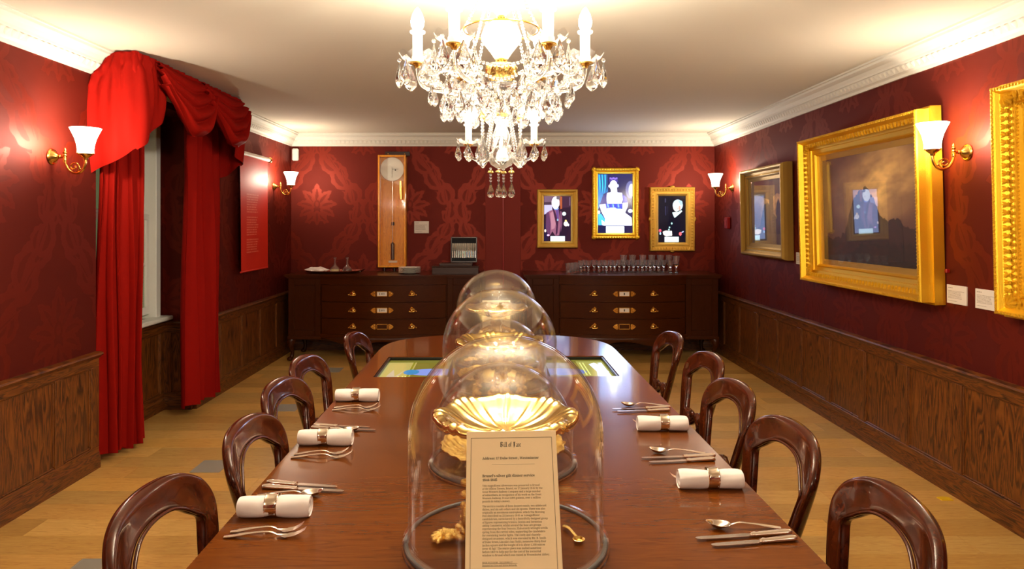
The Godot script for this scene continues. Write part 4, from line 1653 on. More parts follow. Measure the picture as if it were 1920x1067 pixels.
# ---------------------------------------------------------------- wall lamps
func wall_lamps() -> void:
	# each: side, height and distance of the back plate
	var list := [
		[-1, 1.905, -3.86, "brass wall lamp with lit white shade beside the near curtain"],
		[-1, 1.935, -7.60, "brass wall lamp with lit white shade beside the banner"],
		[1, 1.918, -3.75, "brass wall lamp with lit white shade between the two carved gilt frames"],
		[1, 1.915, -7.58, "brass wall lamp with lit white shade beside the small gilt-framed painting"],
		[-1, 1.91, 0.2, "brass wall lamp with lit white shade on the window wall near the door"],
		[1, 1.91, 0.2, "brass wall lamp with lit white shade on the painting wall near the door"]]
	for e in list:
		# built on the left wall with the wall at x = 0, reaching out along +x
		var t := thing("wall_lamp", e[3], "lamp", Vector3(W * e[0], e[1], e[2]), 0.0 if e[0] < 0 else PI, "wall lamps with bell shades")
		var pl := MB.new()
		var tip := Transform3D(Basis(Vector3(0, 1, 0), Vector3(1, 0, 0), Vector3(0, 0, -1)), Vector3.ZERO)
		pl.lathe([Vector2(0, 0), Vector2(0.044, 0), Vector2(0.046, 0.006), Vector2(0.04, 0.012), Vector2(0.036, 0.011), Vector2(0.03, 0.018), Vector2(0.022, 0.03), Vector2(0.013, 0.036), Vector2(0.011, 0.042), Vector2(0.0, 0.042)], 24, tip, true)
		part("back_plate", pl, M.brass, t)
		var am := MB.new()
		am.tube([Vector3(0.03, 0, 0), Vector3(0.07, 0, 0)], 0.008, 10)
		am.ball(Vector3(0.048, 0, 0), Vector3(0.008, 0.012, 0.012), 10, 6)
		am.lathe([Vector2(0, -0.03), Vector2(0.009, -0.028), Vector2(0.011, -0.015), Vector2(0.008, 0), Vector2(0.012, 0.006), Vector2(0.008, 0.014), Vector2(0.013, 0.022), Vector2(0.007, 0.03), Vector2(0.009, 0.038), Vector2(0.004, 0.048), Vector2(0, 0.05)], 14, Transform3D(Basis(), Vector3(0.075, 0, 0)), true)
		am.tube(smooth([Vector3(0.075, -0.02, 0), Vector3(0.082, -0.05, 0), Vector3(0.105, -0.082, 0), Vector3(0.14, -0.094, 0), Vector3(0.17, -0.082, 0), Vector3(0.188, -0.052, 0), Vector3(0.192, -0.018, 0)], 5), 0.0075, 10)
		part("arm", am, M.brass, t)
		var sc := MB.new()
		var pth := []
		for k in 22:
			var a := k * 0.42
			pth.append(Vector3(0.128 + (0.034 - 0.0013 * k) * cos(a - 1.2), -0.058 + (0.03 - 0.0012 * k) * sin(a - 1.2), 0.004 * sin(k * 0.5)))
		sc.tube(pth, 0.0042, 7)
		sc.ball(Vector3(0.16, -0.07, 0.002), Vector3(0.008, 0.006, 0.004), 8, 5)
		part("scroll", sc, M.brass, t)
		var gy := MB.new()
		gy.lathe([Vector2(0, -0.022), Vector2(0.012, -0.02), Vector2(0.014, -0.008), Vector2(0.03, 0.004), Vector2(0.036, 0.012), Vector2(0.036, 0.02), Vector2(0, 0.02)], 20, Transform3D(Basis(), Vector3(0.192, 0, 0)), true)
		for k in 3:
			var a := TAU * k / 3
			gy.ball(Vector3(0.192 + cos(a) * 0.042, 0.014, sin(a) * 0.042), Vector3.ONE * 0.006, 8, 5)
		part("gallery", gy, M.brass, t)
		var sx := Transform3D(Basis(), Vector3(0.192, 0.015, 0))
		var ft := MB.new()
		ft.lathe([Vector2(0.040, 0.0), Vector2(0.043, 0.004), Vector2(0.0425, 0.03), Vector2(0.0385, 0.03), Vector2(0.038, 0.004), Vector2(0.040, 0.0)], 32, sx, true)
		var sh := MB.new()
		sh.lathe([Vector2(0.0425, 0.03), Vector2(0.046, 0.055), Vector2(0.054, 0.085), Vector2(0.067, 0.115), Vector2(0.078, 0.138), Vector2(0.081, 0.145), Vector2(0.077, 0.144), Vector2(0.063, 0.115), Vector2(0.05, 0.085), Vector2(0.042, 0.055), Vector2(0.0385, 0.03)], 32, sx, true)
		var shade := part("shade", sh, M.opal, t)
		part("shade_foot", ft, M.opal_foot, shade)
		lamp(Vector3(0.192, 0.065, 0), SCONCE, WARM, 0.03, t)
# ---------------------------------------------------------------- the lamp over the door end, behind the camera
func ceiling_lamp() -> void:
	var t := thing("ceiling_lamp", "round opal bowl lamp under the ceiling at the door end of the room", "lamp", Vector3(0, 0, 0.95))
	var rim := MB.new()
	rim.lathe([Vector2(0, TOP), Vector2(0.19, TOP), Vector2(0.195, TOP - 0.01), Vector2(0.19, TOP - 0.03), Vector2(0.175, TOP - 0.035), Vector2(0, TOP - 0.035)], 40, Transform3D(), true)
	part("brass_rim", rim, M.brass, t)
	var bowl := MB.new()
	bowl.lathe([Vector2(0, TOP - 0.035), Vector2(0.172, TOP - 0.036), Vector2(0.165, TOP - 0.07), Vector2(0.13, TOP - 0.105), Vector2(0.07, TOP - 0.125), Vector2(0, TOP - 0.13)], 40, Transform3D(), true)
	part("opal_bowl", bowl, M.opal, t)
	lamp(Vector3(0, TOP - 0.08, 0), DOOR_END, WARM, 0.1, t)

const DOOR_END := 1.35
const SIZE := 0.86
const HANG := 0.214
const UPPER := 0.40
const LOWER := 0.2
const SCONCE := 0.35
const WARM := Color(1.0, 0.94, 0.84)

# ---------------------------------------------------------------- frames and pictures
func strip_frame(w: float, h: float, prof: Array, side: int) -> MB:
	# one mitred rail: prof = Vector2(inset from the outer edge, height over the wall); 0 top, 1 right, 2 bottom, 3 left
	var mb := MB.new()
	for k in prof.size() - 1:
		var q := []
		for p in [prof[k], prof[k + 1]]:
			var a: float = w * 0.5 - p.x
			var b: float = h * 0.5 - p.x
			var c := [Vector2(-a, b), Vector2(a, b), Vector2(a, -b), Vector2(-a, -b)]
			q.append(Vector3(c[side].x, c[side].y, p.y))
			q.append(Vector3(c[(side + 1) % 4].x, c[(side + 1) % 4].y, p.y))
		mb.quad(q[0], q[1], q[3], q[2])
	return mb

func carved_row(w: float, h: float, inset: float, z: float, step: float, piece: MB) -> MB:
	var all := MB.new()
	var a := w * 0.5 - inset
	var b := h * 0.5 - inset
	var c := [Vector2(-a, b), Vector2(a, b), Vector2(a, -b), Vector2(-a, -b)]
	for s in 4:
		var p: Vector2 = c[s]
		var q: Vector2 = c[(s + 1) % 4]
		var d := (q - p).normalized()
		var n := int(p.distance_to(q) / step)
		for k in n + 1:
			var r := p.lerp(q, float(k) / n)
			all.add(piece, Transform3D(Basis(Vector3(d.x, d.y, 0), Vector3(-d.y, d.x, 0), Vector3(0, 0, 1)), Vector3(r.x, r.y, z)))
	return all

func leaf_piece(l: float, w: float, hgt: float) -> MB:
	# small raised acanthus: a rib with two lobes
	var mb := MB.new()
	mb.ball(Vector3.ZERO, Vector3(l * 0.24, w * 0.5, hgt), 6, 4)
	mb.ball(Vector3(l * 0.3, w * 0.12, 0), Vector3(l * 0.16, w * 0.34, hgt * 0.8), 6, 4, Basis(Vector3(0, 0, 1), -0.6))
	mb.ball(Vector3(-l * 0.3, w * 0.12, 0), Vector3(l * 0.16, w * 0.34, hgt * 0.8), 6, 4, Basis(Vector3(0, 0, 1), 0.6))
	if w > 0.025:
		mb.ball(Vector3(l * 0.5, w * 0.36, 0), Vector3(l * 0.12, w * 0.2, hgt * 0.7), 5, 3, Basis(Vector3(0, 0, 1), -0.9))
		mb.ball(Vector3(0, -w * 0.42, 0), Vector3(l * 0.34, w * 0.1, hgt * 0.7), 6, 3)
	return mb

func framed(called: String, label: String, category: String, where: Vector3, turn: float, w: float, h: float, prof: Array, gold: Material, group: String) -> Node3D:
	var t := thing(called, label, category, where, turn, group)
	for s in 4:
		part("frame_rail", strip_frame(w, h, prof, s), gold, t)
	return t

func face_panel(w: float, h: float, z: float) -> MB:
	var mb := MB.new()
	mb.quad(Vector3(-w / 2, -h / 2, z), Vector3(w / 2, -h / 2, z), Vector3(w / 2, h / 2, z), Vector3(-w / 2, h / 2, z), true)
	return mb

func landscape(seed_: int, dark: float) -> Image:
	# a generic dusky oil landscape: cloud bank, dark hill, dim foreground
	var w := 320
	var h := 224
	var im := Image.create(w, h, false, Image.FORMAT_RGB8)
	var n := FastNoiseLite.new()
	n.seed = seed_
	n.frequency = 0.014
	n.fractal_octaves = 5
	for y in h:
		for x in w:
			var t := float(y) / h
			var c := n.get_noise_2d(x * 0.8 + y * 0.5, y * 1.7) * 0.5 + 0.5
			var glow_ := clampf(1.2 - absf(x / float(w) - 0.62 + 0.3 * (t - 0.3)) * 1.9 - absf(t - 0.30) * 1.7, 0, 1)
			var sky := Color(0.42, 0.29, 0.23).lerp(Color(1.0, 0.82, 0.50), clampf(glow_ * (0.25 + 1.1 * c), 0, 1))
			var ridge := 0.66 + 0.10 * sin(x * 0.018 + 1.0) + 0.06 * n.get_noise_2d(x * 2.0, 9.0)
			var peak := absf(x / float(w) - 0.48)
			ridge = minf(ridge, 0.34 + peak * peak * 9.0 + 0.05 * n.get_noise_2d(x * 4.0, 40.0))
			if t > ridge:
				sky = Color(0.17, 0.11, 0.10).lerp(Color(0.30, 0.19, 0.14), c * 0.6)
			if t > 0.78 + 0.05 * n.get_noise_2d(x * 3.0, 80.0):
				sky = Color(0.09, 0.06, 0.05).lerp(Color(0.34, 0.20, 0.10), pow(n.get_noise_2d(x * 4.0, y * 4.0) * 0.5 + 0.5, 3.0))
			im.set_pixel(x, y, Color(sky.r * dark, sky.g * dark, sky.b * dark))
	return im

func print_material(im: Image, rough := 0.35) -> StandardMaterial3D:
	var m := plain(Color.WHITE, rough)
	m.albedo_texture = tex(im)
	return m

func pictures() -> void:
	# the three on the painting wall; each leans a little out at the top
	var list := [
		["large dusky landscape painting in a deep carved gilt frame between the wall lamps", -4.74, 1.632, 1.62, 1.15, 0.15, 0.14, 0, "gold_leaf", 1.4],
		["small interior painting in a plain gilt frame next to the far wall lamp", -6.515, 1.635, 1.07, 0.87, 0.13, 0.10, 1, "gold_dark", 1.0],
		["dark painting in a broad carved gilt frame beside two white labels", -2.665, 1.64, 1.48, 1.15, 0.16, 0.11, 2, "gold_leaf", 1.2]]
	for e in list:
		var fw: float = e[5]
		var dp: float = e[6]
		var lean := deg_to_rad(e[9])
		var prof := [Vector2(0, 0), Vector2(0, dp * 0.45), Vector2(0.012, dp * 0.45), Vector2(0.016, dp * 0.62), Vector2(0.016, dp * 0.92), Vector2(0.022, dp), Vector2(0.034, dp), Vector2(0.04, dp * 0.94), Vector2(0.05, dp * 0.80), Vector2(0.07, dp * 0.62), Vector2(0.09, dp * 0.52), Vector2(0.10, dp * 0.50), Vector2(0.104, dp * 0.42), Vector2(fw - 0.02, dp * 0.38), Vector2(fw - 0.012, dp * 0.40), Vector2(fw, dp * 0.30), Vector2(fw, 0.02)]
		if e[7] == 1:
			prof = [Vector2(0, 0), Vector2(0, dp * 0.5), Vector2(0.006, dp * 0.8), Vector2(0.02, dp), Vector2(0.034, dp), Vector2(0.046, dp * 0.8), Vector2(0.05, dp * 0.66), Vector2(0.07, dp * 0.55), Vector2(0.085, dp * 0.58), Vector2(0.095, dp * 0.5), Vector2(0.10, dp * 0.4), Vector2(fw, dp * 0.3), Vector2(fw, 0.02)]
		var w: float = e[3]
		var h: float = e[4]
		var t := framed("framed_painting", e[0], "painting", Vector3(W - h * 0.5 * sin(lean) - 0.002, e[2], e[1]), -PI / 2, w, h, prof, M[e[8]], "gilt-framed paintings on the long wall")
		t.rotation.x = lean
		var gold: Material = M.gold_carved if e[7] != 1 else M.gold_pale
		if e[7] == 1:
			stuff(part("beaded_row", carved_row(w, h, 0.075, dp * 0.56, 0.016, leaf_piece(0.012, 0.012, 0.005)), gold, t))
		else:
			stuff(part("leaf_row", carved_row(w, h, 0.06, dp * 0.70, 0.038, leaf_piece(0.040, 0.05, 0.013)), gold, t))
			stuff(part("leaf_row", carved_row(w, h, 0.027, dp, 0.020, leaf_piece(0.021, 0.02, 0.006)), gold, t))
			stuff(part("leaf_row", carved_row(w, h, 0.112 if e[7] == 2 else 0.098, dp * 0.46, 0.018, leaf_piece(0.016, 0.014, 0.006)), gold, t))
			if e[7] == 2:
				stuff(part("leaf_row", carved_row(w, h, 0.085, dp * 0.56, 0.03, leaf_piece(0.032, 0.03, 0.009)), gold, t))
			for sx in [-1.0, 1.0]:
				for sy in [-1.0, 1.0]:
					var cn := MB.new()
					for k in 7:
						var a := (k - 3) * 0.42 + atan2(-sy, -sx)
						cn.ball(Vector3(sx * (w * 0.5 - 0.062) + cos(a) * 0.032, sy * (h * 0.5 - 0.062) + sin(a) * 0.032, dp * 0.68), Vector3(0.032, 0.011, 0.015), 8, 5, Basis(Vector3(0, 0, 1), a))
					part("corner_leaf", cn, gold, t)
		var im: Image = landscape(11, 1.0) if e[7] == 0 else (landscape(29, 1.1) if e[7] == 1 else landscape(3, 0.16))
		var ow := w - 2 * fw
		var oh := h - 2 * fw
		if e[7] == 0:
			# flat gilt slip inside the frame
			var slip := MB.new()
			for s in 4:
				slip.add(strip_frame(ow + 0.01, oh + 0.01, [Vector2(0, 0.026), Vector2(0.045, 0.022), Vector2(0.045, 0.018)], s))
			part("gilt_slip", slip, M.gold_pale, t)
		if e[7] == 1:
			shape2(im, [0, 0, 320, 0, 320, 60, 250, 50, 180, 70, 0, 40], Color(0.42, 0.32, 0.18))
			shape2(im, [180, 0, 214, 0, 220, 224, 176, 224], Color(0.30, 0.21, 0.13))
			shape2(im, [246, 90, 262, 66, 280, 92, 290, 150, 286, 224, 238, 224, 238, 150], Color(0.09, 0.06, 0.07))
			shape2(im, [0, 180, 320, 190, 320, 224, 0, 224], Color(0.36, 0.27, 0.17))
		part("canvas", face_panel(ow, oh, 0.018), print_material(im, 0.5), t)
		var gl := MB.new()
		gl.box(Vector3(0, 0, 0.028), Vector3(ow + 0.004, oh + 0.004, 0.002))
		part("glazing", gl, M.pane, t)
	portrait_screens()

func portrait_screens() -> void:
	var list := [
		["portrait screen of a figure in a mauve coat, in a plain gilt frame", 0.653, 1.581, 0.488, 0.705, 0.325, 0.56],
		["tall bright portrait screen of a seated figure in a white dress, in a gilt frame", 1.348, 1.764, 0.558, 0.853, 0.417, 0.717],
		["portrait screen of a white-haired figure in a dark coat, in a pale carved frame", 2.03, 1.575, 0.54, 0.77, 0.33, 0.555]]
	for n in 3:
		var e: Array = list[n]
		var fw: float = (e[3] - e[5]) * 0.5
		var prof := [Vector2(0, 0), Vector2(0, 0.05), Vector2(0.008, 0.062), Vector2(0.018, 0.064), Vector2(0.026, 0.054), Vector2(fw * 0.55, 0.042), Vector2(fw * 0.7, 0.046), Vector2(fw * 0.82, 0.044), Vector2(fw - 0.004, 0.032), Vector2(fw, 0.03), Vector2(fw, 0.008)]
		var t := framed("portrait_screen", e[0], "screen", Vector3(e[1], e[2], BACK + 0.002), 0, e[3], e[4], prof, M.gold_pale if n != 1 else M.gold_leaf, "portrait screens over the glasses")
		if n == 1:
			stuff(part("leaf_row", carved_row(e[3], e[4], 0.02, 0.062, 0.03, leaf_piece(0.028, 0.022, 0.007)), M.gold_leaf, t))
		if n == 2:
			stuff(part("leaf_row", carved_row(e[3], e[4], 0.03, 0.052, 0.034, leaf_piece(0.032, 0.034, 0.009)), M.gold_pale, t))
			for p in [[0, 0.385], [0, -0.385], [0.27, 0.0], [-0.27, 0.0]]:
				var sh := MB.new()
				sh.ball(Vector3(p[0], p[1], 0.04), Vector3(0.03, 0.018, 0.02) if p[0] == 0 else Vector3(0.018, 0.03, 0.02), 10, 6)
				part("carved_shell", sh, M.gold_pale, t)
		if n == 1:
			for p in [[-1, 1], [1, 1], [-1, -1], [1, -1]]:
				var sh := MB.new()
				for k in 5:
					var a := (k - 2) * 0.5 + atan2(p[1], p[0])
					sh.ball(Vector3(p[0] * 0.255 + cos(a) * 0.014, p[1] * 0.40 + sin(a) * 0.014, 0.055), Vector3(0.026, 0.009, 0.012), 8, 5, Basis(Vector3(0, 0, 1), a))
				part("corner_leaf", sh, M.gold_leaf, t)
		# the screens show soft, over-bright photographs: broad shapes, then blurred
		var box := [[150.0, 265.0, 350.0, 615.0], [145.0, 175.0, 427.0, 740.0], [185.0, 205.0, 385.0, 660.0]][n] as Array
		var w := 320
		var h := 552
		var im := Image.create(w, h, false, Image.FORMAT_RGB8)
		var P := func(a: Array, c: Color) -> void:
			var o := PackedVector2Array()
			for k in range(0, a.size(), 2):
				o.append(Vector2((a[k] - box[0]) / box[2] * w, (a[k + 1] - box[1]) / box[3] * h))
			fill_poly(im, o, c)
		var B := func(x: float, y: float, rx: float, ry: float, c: Color, turn := 0.0) -> void:
			blob(im, (x - box[0]) / box[2] * w, (y - box[1]) / box[3] * h, rx / box[2] * w, ry / box[3] * h, c, turn)
		if n == 0:
			im.fill(Color(0.13, 0.07, 0.13))
			P.call([155, 270, 370, 270, 370, 400, 155, 420], Color(0.36, 0.27, 0.34))
			P.call([155, 355, 260, 350, 260, 385, 155, 390], Color(0.20, 0.14, 0.20))
			P.call([155, 392, 262, 392, 262, 500, 200, 500, 155, 520], Color(0.62, 0.60, 0.74))
			P.call([355, 280, 388, 280, 388, 440, 365, 450], Color(0.55, 0.27, 0.16))
			P.call([388, 270, 498, 270, 498, 420, 388, 430], Color(0.20, 0.11, 0.18))
			P.call([480, 290, 494, 290, 494, 400, 480, 400], Color(0.34, 0.26, 0.33))
			P.call([155, 640, 195, 660, 200, 878, 155, 878], Color(0.09, 0.07, 0.18))
			P.call([182, 500, 225, 470, 290, 448, 345, 450, 375, 470, 392, 560, 388, 790, 300, 800, 262, 740, 230, 800, 205, 790, 178, 690], Color(0.46, 0.28, 0.36))
			P.call([182, 500, 215, 480, 240, 640, 232, 790, 205, 790, 176, 690], Color(0.30, 0.17, 0.29))
			P.call([235, 500, 275, 470, 310, 620, 290, 700, 250, 720], Color(0.58, 0.39, 0.45))
			P.call([268, 455, 285, 450, 340, 600, 328, 760, 305, 800, 312, 660], Color(0.20, 0.10, 0.19))
			P.call([300, 450, 345, 450, 345, 580, 325, 590], Color(0.33, 0.22, 0.42))
			P.call([345, 455, 385, 470, 470, 530, 490, 700, 440, 800, 350, 800, 372, 640], Color(0.11, 0.06, 0.13))
			P.call([360, 470, 385, 480, 392, 640, 370, 760], Color(0.38, 0.22, 0.32))
			B.call(310, 435, 34, 22, Color(0.45, 0.55, 0.85))
			B.call(303, 362, 50, 82, Color(1, 1, 1))
			B.call(338, 300, 26, 22, Color(0.34, 0.30, 0.33))
			B.call(322, 378, 5, 9, Color(0.72, 0.60, 0.62))
			B.call(414, 508, 25, 26, Color(0.85, 1.0, 0.96))
			B.call(438, 640, 30, 34, Color(0.88, 0.82, 0.76))
			B.call(436, 600, 14, 14, Color(0.90, 0.72, 0.45))
			B.call(468, 655, 13, 18, Color(0.80, 0.78, 0.82))
			B.call(331, 588, 11, 16, Color(0.45, 0.58, 0.66))
			B.call(170, 732, 13, 20, Color(0.92, 0.78, 0.70))
			B.call(208, 790, 18, 12, Color(0.95, 0.68, 0.98))
			P.call([238, 802, 425, 802, 425, 872, 238, 872], Color(0.86, 1, 1))
		elif n == 1:
			im.fill(Color(0.03, 0.04, 0.17))
			P.call([148, 185, 262, 185, 270, 400, 215, 430, 190, 560, 150, 620], Color(0.05, 0.26, 0.42))
			for k in 6:
				P.call([160 + 18 * k, 185, 168 + 18 * k, 185, 186 + 16 * k, 300 + 20 * (k % 3), 172 + 14 * k, 420], Color(0.10, 0.42, 0.56) if k % 2 == 0 else Color(0.03, 0.14, 0.26))
			B.call(548, 375, 60, 110, Color(0.20, 0.21, 0.34))
			B.call(560, 380, 34, 80, Color(0.48, 0.50, 0.54))
			P.call([170, 560, 205, 460, 260, 410, 430, 405, 490, 450, 520, 545, 480, 600, 210, 600], Color(0.05, 0.05, 0.26))
			P.call([455, 440, 500, 470, 512, 540, 460, 545], Color(0.14, 0.14, 0.50))
			B.call(340, 262, 54, 46, Color(0.13, 0.10, 0.30))
			for k in 5:
				B.call(300 + 20 * k, 232 + 7 * (k % 2), 10, 12, Color(0.30, 0.24, 0.52))
			B.call(340, 325, 46, 66, Color(1, 1, 1))
			B.call(287, 330, 9, 16, Color(0.9, 0.95, 1))
			B.call(395, 325, 9, 18, Color(0.6, 0.62, 0.9))
			P.call([310, 360, 380, 360, 385, 410, 445, 415, 450, 500, 440, 545, 262, 545, 255, 480, 262, 415, 308, 408], Color(1, 1, 1))
			P.call([250, 548, 450, 548, 446, 600, 380, 612, 260, 612], Color(0.07, 0.16, 0.72))
			for k in 6:
				P.call([262 + 32 * k, 550, 274 + 32 * k, 550, 282 + 32 * k, 596, 270 + 32 * k, 596], Color(0.30, 0.45, 0.95) if k % 2 == 0 else Color(0.03, 0.06, 0.35))
			P.call([168, 562, 240, 552, 250, 610, 300, 600, 360, 598, 400, 630, 450, 620, 455, 540, 515, 535, 515, 580, 480, 660, 560, 720, 566, 818, 215, 818, 240, 740, 190, 640], Color(0.98, 1, 1))
			P.call([380, 610, 445, 612, 430, 660, 395, 650], Color(0.55, 0.72, 0.95))
			B.call(405, 742, 26, 12, Color(0.62, 0.85, 0.92))
			P.call([340, 760, 352, 756, 390, 812, 372, 815], Color(0.72, 0.88, 1))
			P.call([150, 680, 185, 670, 235, 740, 240, 815, 150, 815], Color(0.14, 0.42, 0.66))
			P.call([192, 750, 225, 770, 240, 815, 200, 815], Color(0.8, 0.95, 1))
			B.call(545, 638, 26, 22, Color(0.92, 0.97, 1))
			B.call(160, 655, 14, 20, Color(0.9, 0.95, 1))
			P.call([148, 822, 568, 822, 568, 912, 148, 912], Color(0.02, 0.03, 0.13))
			P.call([248, 828, 470, 828, 470, 910, 248, 910], Color(0.95, 1, 1))
		else:
			im.fill(Color(0.045, 0.04, 0.085))
			P.call([185, 205, 360, 205, 330, 560, 185, 600], Color(0.06, 0.055, 0.10))
			P.call([280, 238, 298, 238, 298, 296, 280, 296], Color(0.20, 0.19, 0.27))
			P.call([282, 350, 298, 350, 300, 480, 286, 480], Color(0.16, 0.15, 0.24))
			P.call([310, 350, 322, 350, 320, 460, 312, 460], Color(0.11, 0.10, 0.18))
			P.call([340, 520, 400, 460, 520, 430, 568, 470, 568, 800, 300, 800, 320, 640], Color(0.03, 0.035, 0.09))
			B.call(462, 335, 72, 82, Color(0.66, 0.74, 0.77))
			B.call(500, 300, 30, 34, Color(0.56, 0.66, 0.72))
			B.call(445, 352, 50, 74, Color(1, 0.95, 0.92))
			B.call(487, 375, 16, 34, Color(0.88, 0.55, 0.50))
			B.call(440, 338, 22, 5, Color(0.75, 0.66, 0.66))
			B.call(462, 385, 5, 16, Color(0.62, 0.45, 0.43))
			P.call([384, 440, 420, 432, 470, 430, 515, 405, 525, 425, 470, 475, 418, 518, 402, 488], Color(0.80, 0.98, 0.95))
			for b in [[378, 596, 12, 15], [346, 652, 11, 13], [338, 684, 11, 13]]:
				B.call(b[0], b[1], b[2], b[3], Color(0.62, 0.85, 0.80))
			P.call([250, 715, 290, 698, 380, 702, 384, 770, 300, 780, 262, 760], Color(1, 0.93, 0.87))
			B.call(214, 698, 19, 22, Color(0.86, 0.28, 0.36))
			B.call(217, 740, 12, 20, Color(0.60, 0.78, 0.90))
			B.call(498, 745, 20, 28, Color(0.88, 0.34, 0.36))
			B.call(530, 718, 20, 9, Color(0.62, 0.66, 0.80), -0.5)
			P.call([277, 786, 476, 786, 476, 862, 277, 862], Color(0.86, 1, 1))
		im.resize(50, 86, Image.INTERPOLATE_LANCZOS)
		im.resize(304, 524, Image.INTERPOLATE_CUBIC)
		part("screen", face_panel(e[5], e[6], 0.012), screen_material(im, [1.25, 3.2, 1.3][n]), t)
		var l := AreaLight3D.new()
		l.name = "light"
		l.area_size = Vector2(e[5] - 0.04, e[6] - 0.04)
		l.light_color = Color(0.62, 0.75, 1.0)
		l.light_energy = [0.04, 0.2, 0.03][n]
		l.shadow_enabled = true
		t.add_child(l)
		l.position = Vector3(0, 0, 0.02)
		l.rotation.y = PI
		l.area_range = 12.0

# ---------------------------------------------------------------- glass domes and the gilt service
func dome_profile(r: float, h: float) -> Array:
	var out := [Vector2(r + 0.012, 0), Vector2(r + 0.012, 0.004), Vector2(r + 0.001, 0.008), Vector2(r, 0.014)]
	var cyl := h - r
	for k in 4:
		out.append(Vector2(r, 0.014 + (cyl - 0.014) * (k + 1) / 4.0))
	for k in range(1, 19):
		var a := PI * 0.5 * k / 18.0
		out.append(Vector2(r * cos(a), cyl + r * sin(a)))
	return out

